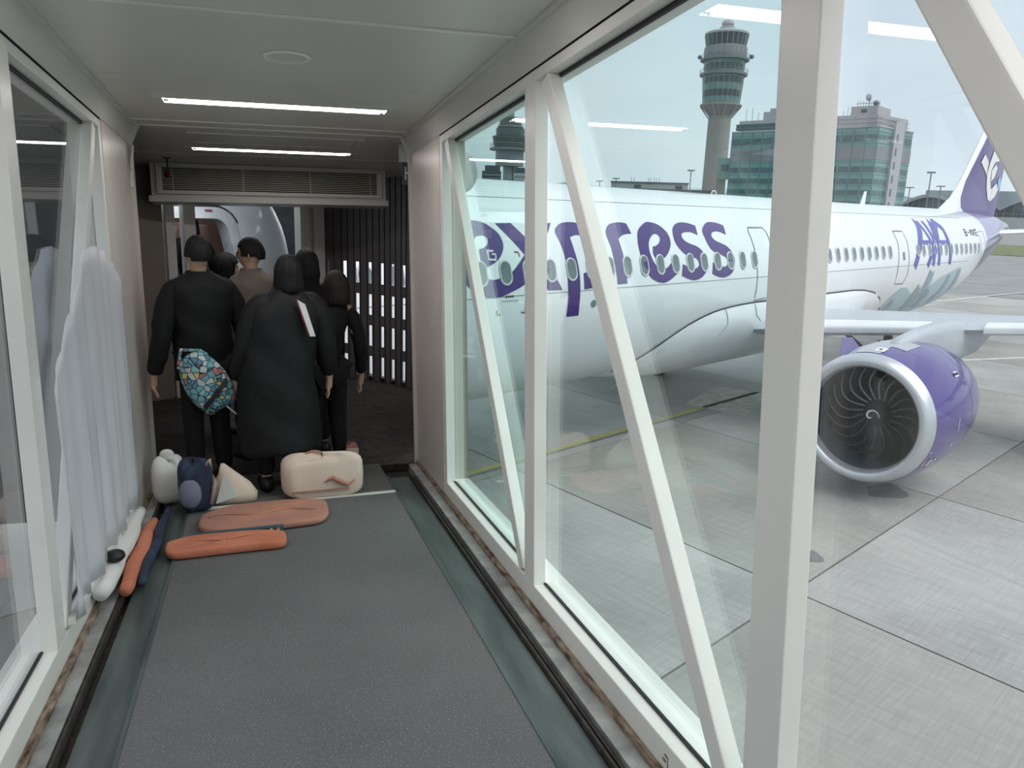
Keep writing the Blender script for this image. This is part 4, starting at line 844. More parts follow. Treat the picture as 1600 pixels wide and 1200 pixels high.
    for i, ch in enumerate('103'):
        for st in GL[ch]:
            P = [(.34+.17*i+.09*x, 123-6.0*z*1.0) for x, z in st]
            for p, q in zip(P, P[1:]):
                if p[0] == q[0]: cowstrip('cowl_number', p[0]-.012, p[0]+.018, p[1], q[1], M['paper'], 3, .011)
                else: cowstrip('cowl_number', p[0], q[0], p[1]-.6, p[1]+.6, M['paper'], 2, .011)
    ch_ = math.radians(-38)
    p0, p1, p2, p3 = cow(.7, ch_, 0), cow(1.75, ch_, 0), cow(1.7, ch_, .26), cow(1.25, ch_, .3)
    obj('chine_fin', MB().prism([p0, p1, p2, p3], (0, -.012, -.012), (0, .012, .012)), M['purple2'], nc, bevel=.004)
    R = []
    for x, zt, zb, w_ in ((15.55, 2.98, 2.7, .1), (16.0, 3.06, 2.6, .15), (16.8, 3.14, 2.5, .18), (17.8, 3.18, 2.35, .19), (18.8, 3.16, 2.25, .19), (19.8, 3.05, 2.2, .19), (20.8, 2.95, 2.25, .18), (22.2, 2.9, 2.6, .1)):
        R.append([(x, c[1]+w_*math.copysign(abs(math.cos(q))**.6, math.cos(q)), (zt+zb)/2+(zt-zb)/2*math.copysign(abs(math.sin(q))**.6, math.sin(q))) for q in [2*PI*j/16 for j in range(16)]])
    obj('pylon', MB().rings(R), M['winggrey'], nc, smooth=True)
engine(EY, True)
# ---- landing gear
def gear(x, y, r_, sg, wide, hub):
    g = obj('landing_gear', MB().tube([(x, y, hub), (x, y*.98, hub+2.1)], .11, 12).tube([(x, y, hub+.9), (x+.1, y*.55, hub+2.0)], .06, 8).tube([(x, y, hub+.5), (x-.75, y, hub+1.7)], .05, 8).tube([(x, y-wide-.05, hub), (x, y+wide+.05, hub)], .07, 10), M['strut'], ac)
    for s_ in (-1, 1):
        wl_ = obj('wheel', MB().lathe([(r_*.45, -.17), (r_*.85, -.19), (r_, -.12), (r_, .12), (r_*.85, .19), (r_*.45, .17)], (x, y+s_*wide, r_+.0), 28, 'y'), M['tyre'], g, smooth=True)
        obj('hub', MB().lathe([(.01, -.1), (r_*.4, -.12), (r_*.46, -.15), (r_*.46, .15), (r_*.4, .12), (.01, .1)], (x, y+s_*wide, r_), 20, 'y'), M['alu'], wl_, smooth=True)
    return g
g = gear(20.9, -3.8, .58, -1, .46, .58); obj('gear_door', MB().box(20.2, 21.6, -4.5, -4.46, .95, 2.6), M['winggrey'], g)
g = gear(20.9, 3.8, .58, 1, .46, .58); obj('gear_door', MB().box(20.2, 21.6, 3.2, 3.24, .35, 2.3), M['purple2'], g)
gear(5.2, 0, .38, 1, .25, .38)

# ================================================================== AIRPORT GROUND
gd = tag(obj('ground', MB().quad((-700, -700, -.045), (1300, -700, -.045), (1300, 1300, -.045), (-700, 1300, -.045)), M['far'], F=FW), kind='structure')
GA = math.radians(2.2)
FG = FP @ Matrix.Translation((10.15, -6.72, 0)) @ Matrix.Rotation(-GA*0, 4, 'Z')
sx, sy = 5.93, 6.3
def gpt(i, j, di=0, dj=0):
    u, v = i*sx+di, j*sy+dj
    return (u+.085*v, v-.012*u)
gp_ = .018
mbs = MB(); P = [gpt(0, 0, gp_, gp_), gpt(1, 0, -gp_, gp_), gpt(1, 1, -gp_, -gp_), gpt(0, 1, gp_, -gp_)]
mbs.prism([(x, y, -.045) for x, y in P], (0, 0, 0), (0, 0, .045))
slabs = [mesh(mbs, 'concrete_slab', [M['conc']]), mesh(mbs, 'concrete_slab', [M['conc2']])]
ap = tag(obj('apron', MB().quad(*[FP.inverted() @ FP @ Vector((x+10.15, y-6.72, -.04)) for x, y in (gpt(-4, -4), gpt(9, -4), gpt(9, 8), gpt(-4, 8))]), M['rubber'], F=FP), kind='structure')
for i in range(-3, 9):
    for j in range(-3, 8):
        o = bpy.data.objects.new('concrete_slab', slabs[(i*7+j*3) % 2]); COL.objects.link(o); o.parent = ap
        q = gpt(i, j); o.location = (10.15+q[0], -6.72+q[1], 0)
obj('yellow_line', MB().box(3, 62, -.05, .12, .0, .004), M['ypaint'], ap); obj('black_edge', MB().box(3, 62, -.16, -.05, 0, .003), M['stain_shade'], ap)
obj('concrete_patch', MB().prism([(18.6, -1.2, 0), (21.6, -.4, 0), (21.2, 1.3, 0), (18.4, .6, 0)], (0, 0, 0), (0, 0, .004)), M['patch'], ap)
def blob(nm_, cx, cy, r1, r2, m, z):
    mbx = MB(); mbx.prism([(cx+r1*(1+.2*math.sin(q*PI/10*3))*math.cos(q*PI/10), cy+r2*(1+.15*math.cos(q*PI/10*4))*math.sin(q*PI/10), z) for q in range(20)], (0, 0, 0), (0, 0, .003)); obj(nm_, mbx, m, ap)
blob('oil_stain_and_shade', 11.45, -6.35, .24, .2, M['stain_shade'], 0.001)
blob('oil_stain_and_shade', 15.6, -6.0, .5, .35, M['stain_shade'], 0.001)  # engine's shade on the ground, painted as a dark blob
for (x0_, y0_, x1_, y1_) in ((57.2, 6.2, 90, 2.2), (33.5, -2.2, 48, -9)):
    d = Vector((x1_-x0_, y1_-y0_, 0)).normalized(); n_ = Vector((-d.y, d.x, 0))*.09
    obj('white_line', MB().prism([Vector((x0_, y0_, 0))-n_, Vector((x1_, y1_, 0))-n_, Vector((x1_, y1_, 0))+n_, Vector((x0_, y0_, 0))+n_], (0, 0, 0), (0, 0, .005)), M['wpaint'], ap)
def polar(az, D, z=0): return (D*math.sin(math.radians(az)), D*math.cos(math.radians(az)), z)
tag(obj('grass_strip', MB().prism([polar(46, 158), polar(70, 158), polar(70, 235), polar(46, 235)], (0, 0, -.04), (0, 0, .06)), M['grass'], F=FW), 'strip of airfield grass beyond the taxiway at the right', 'grass', kind='stuff')
# ================================================================== BACKGROUND BUILDINGS
def tower(nm_, label, az, D, prof_list, extra=None):
    p = polar(az, D); t = thing(nm_, label, 'tower', p, FW)
    for part, prof, m, seg in prof_list:
        obj(part, MB().lathe(prof, (p[0], p[1], 0), seg, caps=(True, True)), M[m], t, smooth=False)
    return t, p
T1 = [('shaft', [(5.25, 0), (4.9, 47.3)], 'twr', 32), ('neck', [(4.9, 47.3), (8.6, 51.4), (9.0, 51.6), (9.0, 52.1)], 'twr', 32),
      ('glazed_drum', [(7.75, 52.1), (8.75, 63.8)], 'twrgreen', 32), ('gallery', [(8.8, 63.8), (10.2, 64.1), (10.3, 64.9), (8.6, 65.0)], 'pole', 32),
      ('glazed_drum', [(8.4, 65.0), (8.6, 70.0)], 'twrgreen', 32), ('gallery', [(8.8, 70.0), (10.4, 70.2), (10.5, 71.0), (8.9, 71.1)], 'pole', 32),
      ('service_drum', [(8.9, 71.1), (9.0, 75.6), (8.4, 76.0)], 'bband', 32), ('control_cab', [(8.3, 76.0), (9.2, 80.6)], 'twrdark', 32),
      ('roof', [(9.3, 80.6), (9.4, 81.3), (8.6, 81.9), (3.3, 82.0)], 'bgrey', 32), ('roof_drum', [(3.2, 82.0), (3.2, 84.0)], 'bgrey', 24), ('radome', [(2.0, 84.0), (2.7, 85.2), (2.5, 86.2), (1.6, 86.8)], 'bgrey', 16)]
t1, p1 = tower('control_tower', 'tall grey airport control tower with green glazed head', 32.05, 370, T1)
def band(t, p, r0, r1, z0, z1, n, m, name, frac=.86):
    mbx = MB()
    for q in range(n):
        a0 = 2*PI*(q+.5-frac/2)/n; a1 = 2*PI*(q+.5+frac/2)/n
        mbx = MB(); mbx.quad((p[0]+r0*math.cos(a0), p[1]+r0*math.sin(a0), z0), (p[0]+r0*math.cos(a1), p[1]+r0*math.sin(a1), z0), (p[0]+r1*math.cos(a1), p[1]+r1*math.sin(a1), z1), (p[0]+r1*math.cos(a0), p[1]+r1*math.sin(a0), z1))
        an = (a0+a1)/2
        if math.cos(an)*p[0]+math.sin(an)*p[1] < 0: obj(name, mbx, M[m], t)
band(t1, p1, 8.3, 8.5, 55.3, 57.8, 24, 'twrdark', 'window'); band(t1, p1, 8.72, 8.86, 60.8, 63.0, 24, 'twrdark', 'window'); band(t1, p1, 8.62, 8.7, 66.3, 68.6, 24, 'twrdark', 'window')
for q in range(24):
    an = 2*PI*q/24
    if math.cos(an)*p1[0]+math.sin(an)*p1[1] < .3*370:
        obj('mullion', MB().tube([(p1[0]+r_*math.cos(an), p1[1]+r_*math.sin(an), z) for r_, z in ((7.95, 52.1), (8.9, 63.8))], .1, 4).tube([(p1[0]+r_*math.cos(an), p1[1]+r_*math.sin(an), z) for r_, z in ((8.4, 76.0), (9.3, 80.6))], .12, 4).tube([(p1[0]+r_*math.cos(an), p1[1]+r_*math.sin(an), z) for r_, z in ((8.6, 65), (8.75, 70.0))], .09, 4).tube([(p1[0]+r_*math.cos(an), p1[1]+r_*math.sin(an), z) for r_, z in ((9.0, 71), (9.1, 75.5))], .1, 4), M['bgrey'], t1)
for rr_, z in ((10.4, 71.9), (10.4, 72.6), (10.3, 65.7), (10.3, 66.4)):
    obj('railing', MB().tube([(p1[0]+rr_*math.cos(q*PI/16), p1[1]+rr_*math.sin(q*PI/16), z) for q in range(33)], .09, 4), M['pole'], t1)
obj('dish', MB().sphere((p1[0]+11.2*.85, p1[1]-11.2*.53, 72), 1.0, 12, 8), M['pole'], t1, smooth=True)
obj('dish', MB().sphere((p1[0]-10.8*.85, p1[1]+10.8*.53, 72), .9, 12, 8), M['pole'], t1, smooth=True)
for q in range(10):
    an = 2*PI*q/10; obj('neck_rib', MB().tube([(p1[0]+r_*math.cos(an), p1[1]+r_*math.sin(an), z) for r_, z in ((5.0, 46.5), (8.8, 51.4))], .25, 4), M['bgrey'], t1)
T2 = [('shaft', [(3.1, 0), (3.1, 27)], 'lowb', 24), ('drum', [(7.1, 25.0), (7.1, 32.2)], 'bband', 32), ('gallery', [(7.2, 32.2), (10.1, 32.6), (10.2, 33.6), (8.9, 33.7)], 'pole', 32),
      ('control_cab', [(8.0, 33.7), (9.0, 39.2)], 'twrdark', 32), ('upper_drum', [(7.2, 39.2), (7.2, 43.0), (5.6, 43.2)], 'twrdark', 32), ('gallery', [(5.7, 43.2), (6.4, 43.5), (6.4, 44.2), (5.6, 44.3)], 'pole', 32),
      ('top_drum', [(5.4, 44.3), (5.7, 48.0), (1.8, 48.3)], 'twrdark', 32), ('cap', [(1.8, 48.3), (1.7, 51.0)], 'twrgreen', 16)]
t2, p2 = tower('radar_tower', 'dark stepped control tower seen through the farthest glass pane', 17.55, 400, T2)
for rr_, z in ((10.1, 34.6), (10.1, 35.6), (6.4, 45.0)):
    obj('railing', MB().tube([(p2[0]+rr_*math.cos(q*PI/16), p2[1]+rr_*math.sin(q*PI/16), z) for q in range(33)], .1, 4), M['pole'], t2)
obj('stair_tower', MB().box(-1.0, 1.0, -4.6, -2.6, 0, 25, T=Matrix.Translation((p2[0]+3.2, p2[1], 0)) @ Matrix.Rotation(math.radians(-17), 4, 'Z')), M['bgrey'], t2)
for i in range(6): obj('window', MB().box(-.6, .6, -4.7, -4.55, 6+3.0*i, 7.8+3.0*i, T=Matrix.Translation((p2[0]+3.2, p2[1], 0)) @ Matrix.Rotation(math.radians(-17), 4, 'Z')), M['twrdark'], t2)
def block(t, name, az0, az1, D, z0, z1, dep, m, bevel=0):
    a0, a1 = Vector(polar(az0, D)), Vector(polar(az1, D)); n_ = Vector((a0+a1)).normalized()*dep
    return obj(name, MB().prism([a0, a1, a1+n_, a0+n_], (0, 0, z0), (0, 0, z1)), M[m], t)
t = thing('equipment_block', 'dark louvred equipment block left of the stepped tower', 'building', polar(16.2, 378), FW)
block(t, 'wall', 15.6, 16.98, 378, 0, 21.5, 6, 'twrdark'); block(t, 'roof_plant', 15.8, 16.9, 378, 21.5, 24.1, 5, 'twrdark')
for i in range(12): block(t, 'louvre', 15.58, 17.0, 377.5, 1.4+1.65*i, 1.65+1.65*i, .4, 'lowb')
t = thing('service_block', 'pale grey block with roof tank right of the stepped tower', 'building', polar(18.6, 378), FW)
block(t, 'wall', 17.9, 19.4, 378, 0, 21.0, 6, 'lowb'); block(t, 'roof_plant', 17.95, 18.7, 378, 21, 23.5, 5, 'twrdark')
for i in range(8): block(t, 'cladding_joint', 17.9, 19.4, 377.6, 4+2.2*i, 4.2+2.2*i, .3, 'bband')
# office building
t = thing('office_building', 'green glazed office block with grey rooftop storeys beside the control tower', 'building', (201, 222, 0), FW)
A_, N_, C_ = Vector((175.4, 270, 0)), Vector((201.5, 222.2, 0)), Vector((225.0, 231.5, 0))
dA, dC = (A_-N_), (C_-N_); LA, LC = dA.length, dC.length; uA, uC = dA/LA, dC/LC
nA = Vector((uA.y, -uA.x, 0)); nA = nA if nA.dot(N_) < 0 else -nA
nC = Vector((uC.y, -uC.x, 0)); nC = nC if nC.dot(N_) < 0 else -nC
def prb(name, z0, z1, m, inset=0., ins2=None, tt=t):
    i2 = inset if ins2 is None else ins2
    a_ = A_-uA*i2-nA*inset; n__ = N_-nA*inset-nC*inset; c_ = C_-uC*i2-nC*inset; e_ = a_+(c_-n__)
    return obj(name, MB().prism([a_, n__, c_, e_], (0, 0, z0), (0, 0, z1)), M[m], tt)
prb('core', 0, 36, 'bgreen'); prb('grey_storey', 25.2, 29.7, 'bband', -.12); prb('parapet_storey', 36, 40.2, 'bgrey', 1.6)
prb('cornice', 35.8, 36.2, 'bgrey', -.25)
floors = [(1.8, 3.4), (5.6, 7.2), (9.4, 11.0), (13.2, 14.9), (17.0, 18.8), (21.0, 22.9), (31.2, 33.5)]
for z0, z1 in floors:
    nb = 13
    for q in range(nb):
        s0_, s1_ = q/nb*LA+.35, (q+1)/nb*LA-.35
        P0, P1 = N_+uA*s0_+nA*.1, N_+uA*s1_+nA*.1
        obj('window', MB().quad(P0+Vector((0, 0, z0)), P1+Vector((0, 0, z0)), P1+Vector((0, 0, z1)), P0+Vector((0, 0, z1))), M['bwin'], t)
    for q in range(5):
        if q == 2 or q == 1: pass
        s0_, s1_ = q/5*LC+.35, (q+1)/5*LC-.35
        P0, P1 = N_+uC*s0_+nC*.1, N_+uC*s1_+nC*.1
        obj('window', MB().quad(P0+Vector((0, 0, z0)), P1+Vector((0, 0, z0)), P1+Vector((0, 0, z1)), P0+Vector((0, 0, z1))), M['bwin'], t)
st = MB(); P0, P1 = N_+uC*LC*.38, N_+uC*LC*.66
sc_ = obj('stair_core', MB().prism([P0, P1, P1+nC*1.0, P0+nC*1.0], (0, 0, 0), (0, 0, 38.5)), M['bgrey'], t)
for i in range(7):
    Q0, Q1 = N_+uC*LC*.44+nC*1.05, N_+uC*LC*.49+nC*1.05
    obj('window', MB().quad(Q0+Vector((0, 0, 4+4.6*i)), Q1+Vector((0, 0, 4+4.6*i)), Q1+Vector((0, 0, 6.6+4.6*i)), Q0+Vector((0, 0, 6.6+4.6*i))), M['bwin'], sc_)
for q in range(14):
    P0 = N_+uA*(q/13*LA)+nA*.13; obj('mullion', MB().prism([P0-uA*.1, P0+uA*.1, P0+uA*.1+nA*.1, P0-uA*.1+nA*.1], (0, 0, 0), (0, 0, 36)), M['twrgreen'], t)
for z in (1.2, 5.0, 8.8, 12.6, 16.4, 20.2, 24.4, 30.6, 34.3):
    P0, P1 = A_+nA*.12, N_+nA*.12; obj('floor_line', MB().prism([P0, P1, P1+nA*.08, P0+nA*.08], (0, 0, z), (0, 0, z+.16)), M['twrgreen'], t)
    P0, P1 = N_+nC*.12, C_+nC*.12; obj('floor_line', MB().prism([P0, P1, P1+nC*.08, P0+nC*.08], (0, 0, z), (0, 0, z+.16)), M['twrgreen'], t)
for z in (37.4, 38.8):
    for (p, q, n_) in ((A_, N_, nA), (N_, C_, nC)):
        i_ = 1.5; P0, P1 = p-n_*i_, q-n_*i_; obj('cladding_joint', MB().prism([P0, P1, P1+n_*.06, P0+n_*.06], (0, 0, z), (0, 0, z+.14)), M['bband'], t)
def pent(s0_, s1_, d0, d1, z0, z1, m='bgrey', name='penthouse'):
    p_, q_ = N_+uA*s0_-nA*d0, N_+uA*s1_-nA*d0; return obj(name, MB().prism([p_, q_, q_-nA*(d1-d0), p_-nA*(d1-d0)], (0, 0, z0), (0, 0, z1)), M[m], t)
pent(2.5, 11.5, 3, 16, 40.2, 43.2); pent(33, 44, 3, 12, 40.2, 43.2); pent(36, 42, 4, 10, 43.2, 44.5); pent(38, 54, 1.55, 1.65, 36.6, 39.0, 'bwin', 'roof_glazing')
pent(6, 8, 2.9, 3.0, 41, 42.2, 'bwin', 'roof_glazing')
for i in range(9):
    p_ = N_+uA*(2.5+.9*i)-nA*4; obj('roof_rack', MB().tube([p_+Vector((0, 0, 43.2)), p_+Vector((0, 0, 45.0+.25*math.sin(i)))], .09, 4).tube([p_+Vector((0, 0, 44.1)), p_+uA*.9+Vector((0, 0, 44.3))], .09, 4), M['pole'], t)
p_ = N_+uA*6.0-nA*4; obj('roof_dish', MB().lathe([(.05, 0), (.9, .1), (1.3, .5)], (p_.x, p_.y, 46.2), 16, 'y', caps=(True, False)), M['bgrey'], t); obj('dish_mast', MB().tube([p_+Vector((0, 0, 43)), p_+Vector((0, 0, 46.3))], .15, 5), M['pole'], t)
p_ = N_+uA*1.0-nA*5; obj('roof_dome', MB().sphere(((N_+uA*4-nA*5).x, (N_+uA*4-nA*5).y, 44.1), 1.0, 12, 8), M['bband'], t, smooth=True)
for s_ in (12.5, 14, 17, 18.2, 21, 23, 46, 48.5, 51):
    p_ = N_+uA*s_-nA*3; obj('antenna_mast', MB().tube([p_+Vector((0, 0, 40)), p_+Vector((0, 0, 43.6+1.6*math.sin(s_*3)))], .1, 4), M['pole'], t)
t = thing('link_bridge', 'green glazed link between control tower and office block', 'walkway', polar(32.9, 345, 20), FW)
block(t, 'walkway', 32.2, 33.2, 345, 19.5, 28.0, 6, 'bgreen'); block(t, 'window_band', 32.45, 33.15, 344.8, 22.8, 25.4, .3, 'bwin'); block(t, 'support', 32.2, 32.8, 346, 0, 19.5, 5, 'twr')
# low buildings
t = thing('low_office', 'long pale low building with dark window groups behind the fuselage', 'building', polar(27, 450), FW)
block(t, 'wall', 24.9, 30.3, 450, 0, 21.2, 20, 'lowb'); block(t, 'cornice', 24.85, 30.35, 449.5, 20.6, 21.3, 1, 'lowd')
for g0 in (26.55, 29.45):
    for i in range(5): block(t, 'window', g0+.1*i, g0+.1*i+.06, 449.3, 18.0, 19.6, .5, 'twrdark')
for az_ in (26.3, 26.5, 27.5, 27.65, 27.9, 28.05, 28.25): block(t, 'flue', az_, az_+.03, 450, 21, 23.6, 1, 'pole')
t = thing('concourse_roof', 'long dark flat roof line behind the middle of the fuselage', 'building', polar(26, 350), FW)
block(t, 'wall', 18.9, 31.9, 352, 0, 12, 12, 'lowd'); block(t, 'roof', 18.8, 32.0, 350, 12, 14.9, 20, 'lowd')
t = thing('terminal_building', 'terminal with arched roofs and dark glazing beside the tail', 'building', polar(48, 600), FW)
def vault(az0, az1, D, h0, h1):
    N = 16; a0, a1 = Vector(polar(az0, D)), Vector(polar(az1, D)); n_ = ((a0+a1)/2).normalized()
    lo_ = [a0+(a1-a0)*i/N+Vector((0, 0, h0+(h1-h0)*math.sin(PI*i/N))) for i in range(N+1)]
    obj('vault_glazing', MB().prism([a0]+lo_+[a1], (0, 0, 0), tuple(n_*3)), M['hangg'], t)
    hi = [p+Vector((0, 0, 2.2)) for p in lo_]
    obj('vault_roof', MB().prism(lo_+hi[::-1], tuple(-n_*6), tuple(n_*60)), M['hang'], t)
    for i in range(1, N, 2):
        p = lo_[i]; b_ = Vector((p.x, p.y, 0))-n_*.4; d_ = (a1-a0).normalized()*.35
        obj('mullion', MB().prism([b_-d_, b_+d_, b_+d_-n_*.3, b_-d_-n_*.3], (0, 0, 0), (0, 0, p.z)), M['bband'], t)
    for h in (6, 11): obj('transom', MB().prism([a0-n_*.4, a1-n_*.4, a1-n_*.7, a0-n_*.7], (0, 0, h), (0, 0, h+.7)), M['bband'], t)
vault(44.1, 47.3, 600, 14.5, 20.5); vault(47.3, 49.6, 600, 13, 19); vault(49.6, 53.5, 600, 13, 21)
block(t, 'rear_roof', 45.4, 60, 700, 0, 28.6, 30, 'hang'); block(t, 'apron_wall', 44, 60, 580, 0, 9, 3, 'lowb')
t = thing('hillside', 'hazy low hills beyond the low building', 'hill', polar(33, 1200), FW); 
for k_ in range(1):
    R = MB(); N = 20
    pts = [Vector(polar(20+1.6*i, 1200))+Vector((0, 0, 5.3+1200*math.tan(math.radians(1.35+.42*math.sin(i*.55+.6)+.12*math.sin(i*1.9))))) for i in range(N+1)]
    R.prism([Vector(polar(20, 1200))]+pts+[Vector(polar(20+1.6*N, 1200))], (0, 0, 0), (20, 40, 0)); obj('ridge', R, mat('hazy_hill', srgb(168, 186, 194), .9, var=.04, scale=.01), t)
# apron light poles
for i, (az_, el_, D_) in enumerate(((30.43, 2.95, 250), (25.24, 2.25, 380), (24.07, 2.04, 380), (45.55, 3.06, 240), (46.2, 2.2, 340), (44.45, 2.09, 400))):
    p = polar(az_, D_); h = 5.3+D_*math.tan(math.radians(el_))
    t = thing('apron_light_pole', ['tallest lamp pole just left of the control tower shaft', 'small lamp pole behind the left end of the low pale building', 'smallest lamp pole, leftmost over the dark roof line', 'tall lamp pole between the office block and the tail fin', 'shorter lamp pole nearest the tail fin', 'short lamp pole just right of the office block'][i], 'lamp pole', p, FW, 'lamp poles around the far apron')
    obj('mast', MB().tube([p, (p[0], p[1], h-.4)], .16 if i in (0, 3) else .2, 8), M['pole'], t)
    an = math.radians(az_); d = Vector((math.cos(an), -math.sin(an), 0))
    w_ = .85*D_/250
    obj('lamp_head', MB().prism([Vector(p)-d*w_*1.3, Vector(p)+d*w_*1.3, Vector(p)+d*w_, Vector(p)-d*w_], (-.3, -.3, h-.5), (.3, .3, h)), M['pole'], t)
# round lamp outside on the cab
t = thing('convex_mirror', 'round grey convex mirror outside, at the head of the farthest pane', 'mirror', (1.42, 5.6, .5), FB)
obj('bowl', MB().sphere((1.43, 5.62, .64), .12, 20, 12, (1, .6, 1.25)), M['bgrey'], t, smooth=True); obj('arm', MB().tube([(1.3, 5.6, .9), (1.42, 5.65, .8)], .015, 8), M['pole'], t)
# ================================================================== PEOPLE
def bw(x, y, z=zF): return FB @ Vector((x, y, z))
def skin_mesh(chains, name, m, sub=2, root=0):
    """chains: list of lists of (point, radius); points that coincide are shared."""
    vs, es, rs = [], [], []
    def vid(p, r):
        for i, q in enumerate(vs):
            if (Vector(q)-Vector(p)).length < 1e-4: return i
        vs.append(tuple(p)); rs.append(r); return len(vs)-1
    for c in chains:
        pr = None
        for p, r in c:
            i = vid(p, r)
            if pr is not None and i != pr: es.append((pr, i))
            pr = i
    me = bpy.data.meshes.new('tmp'); me.from_pydata(vs, es, []); o = bpy.data.objects.new('tmp', me); COL.objects.link(o)
    sm = o.modifiers.new('skin', 'SKIN'); sm.use_smooth_shade = True
    sv = me.skin_vertices[0].data
    for i, r in enumerate(rs):
        sv[i].radius = (r, r) if not isinstance(r, tuple) else r; sv[i].use_root = (i == root)
    ss = o.modifiers.new('sub', 'SUBSURF'); ss.levels = sub; ss.render_levels = sub
    dg = bpy.context.evaluated_depsgraph_get(); dg.update()
    out = bpy.data.meshes.new_from_object(o.evaluated_get(dg)); out.name = name
    bpy.data.objects.remove(o); out.materials.clear(); out.materials.append(m)
    for p in out.polygons: p.use_smooth = True
    return out
def join_mesh(a_, mb):
    bm = bmesh.new(); bm.from_mesh(a_); t = mesh(mb, 't', [M['skin']], smooth=True); bm.from_mesh(t)
    for f in bm.faces: f.smooth = True
    bm.to_mesh(a_); bm.free(); return a_
def person(label, pos, h, yaw, top='cloth', legs='trouser', hair='short', hm='hair', lean=(0, 0), head_turn=0, coat=None, sw=.2, arms=((-.05, .05), (.05, .05)), bulk=1.0, foot=True):
    """pos world feet; faces +Y turned by yaw; lean (dx, dy) of the shoulders"""
    t = thing('person', label, 'person', pos, FW, 'passengers queueing to board')
    T = Matrix.Translation(pos) @ Matrix.Rotation(yaw, 4, 'Z')
    def W(p): return T @ Vector(p)
    lx, ly = lean; sz = h*.815; hz = h*.52; nz = h*.86
    sh = lambda s_: (lx+s_*sw, ly, sz); hip = lambda s_: (s_*.085, 0, hz-.03)
    hd = (lx*1.25, ly*1.35+.01, h-.125)
    core = [(W((0, 0, hz)), (.6*sw, .09)), (W((lx*.5, ly*.5, h*.66)), (.55*sw, .08)), (W((lx, ly, h*.78)), (.62*sw, .08)), (W((lx, ly, nz-.02)), .055), (W((hd[0], hd[1], nz+.03)), .052), (W((hd[0], hd[1], h-.14)), (.07, .08))]
    body, sleeves, pants = [core], [], []
    hands = []
    for s_, (ax, ay) in ((-1, arms[0]), (1, arms[1])):
        S_, E_, H_ = sh(s_), (lx*.8+s_*(sw+.05)+ax*.3, ly*.8-.03, h*.62), (lx*.6+s_*(sw+.06)+ax, ly*.6+ay, h*.47)
        body.append([(core[2][0], (.62*sw, .08)), (W((lx+s_*sw*.8, ly, sz-.01)), .05), (W(E_), .04), (W(H_), .027), (W((H_[0], H_[1]+.012, H_[2]-.055)), (.034, .018))])
        sleeves.append([(W((lx+s_*sw*.35, ly, sz-.0)), .085*bulk), (W((lx+s_*sw*.92, ly, sz-.035)), .078*bulk), (W(((S_[0]+E_[0])/2, (S_[1]+E_[1])/2, (S_[2]+E_[2])/2)), .07*bulk), (W(E_), .064*bulk), (W(((H_[0]+E_[0])/2, (H_[1]+E_[1])/2, (H_[2]+E_[2])/2)), .058*bulk), (W((H_[0], H_[1], H_[2]+.01)), .046*bulk)])
        K_ = (s_*.09, .02, h*.285); F_ = (s_*.1, -.02, .08)
        body.append([(core[0][0], (.6*sw, .09)), (W(hip(s_)), .075), (W(K_), .05), (W(F_), .036), (W((s_*.1, .1, .035)), .03)])
        pants.append([(W((0, 0, hz+.02)), (.15, .12)), (W(hip(s_)), (.1, .1)), (W(K_), .075), (W((s_*.1, -.02, .1)), .062)])
        for f_ in range(5):      # four fingers and a thumb, slightly curled
            if f_ < 4:
                fx = (f_-1.5)*.017; L_ = (.068, .076, .072, .058)[f_]
                P0 = (H_[0], H_[1]+.012, H_[2]-.055); P1 = (H_[0]+fx*.5, H_[1]+.012+fx, H_[2]-.08); P2 = (H_[0]-s_*.006, H_[1]+.016+fx, H_[2]-.08-L_*.5); P3 = (H_[0]-s_*.02, H_[1]+.018+fx, H_[2]-.08-L_)
                body.append([(W(P0), (.034, .018)), (W(P1), .0105), (W(P2), .009), (W(P3), .007)])
            else:
                body.append([(W((H_[0], H_[1]+.012, H_[2]-.055)), (.034, .018)), (W((H_[0]-s_*.008, H_[1]+.05, H_[2]-.06)), .011), (W((H_[0]-s_*.014, H_[1]+.062, H_[2]-.095)), .009)])
        if foot:
            sm_ = MB(); R = []
            for u, w_, z_ in ((-.09, .02, .03), (-.07, .045, .05), (0, .05, .065), (.07, .055, .05), (.14, .05, .035), (.18, .025, .025)):
                R.append([W((s_*.1+w_*math.cos(q), u, max(0.002, z_+z_*math.sin(q)))) for q in [2*PI*j/12 for j in range(12)]])
            obj('shoe', MB().rings(R), M['shoe'], t, smooth=True)
    bmesh_ = skin_mesh(body, 'body', M['skin'], 2)
    # head with face, joined to the body mesh
    Th = T @ Matrix.Translation((hd[0], hd[1], hd[2])) @ Matrix.Rotation(head_turn, 4, 'Z')
    R = []
    for i in range(1, 18):
        a_ = PI*i/18; ring = []
        for j in range(24):
            q = 2*PI*j/24; x = .073*math.sin(a_)*math.cos(q); y = .092*math.sin(a_)*math.sin(q); z = .12*math.cos(a_)
            if z < 0: x *= 1+z*2.2; y = y*(1+z*(1.2 if y > 0 else 3.0))
            if y > .03:
                if abs(x) < .014 and -.035 < z < .03: y += .017*(1-abs(z+.012)/.05)      # nose
                if .016 < abs(x) < .045 and .0 < z < .025: y -= .008                       # eye sockets
                if abs(x) < .026 and -.068 < z < -.05: y += .004                           # lips
            ring.append(Th @ Vector((x, y, z)))
        R.append(ring)
    hmb = MB().rings(R)
    for s_ in (-1, 1):
        c_ = Th @ Vector((s_*.073, -.005, -.005)); hmb.sphere(c_, .03, 10, 6, (.3, .55, 1))
    join_mesh(bmesh_, hmb); bo = obj('body', bmesh_, None, t)
    ey = MB()
    for s_ in (-1, 1): ey.sphere(Th @ Vector((s_*.03, .078, .012)), .009, 8, 6, (1.2, .8, .6))
    ey2 = obj('eyes', ey, M['hair'], bo)
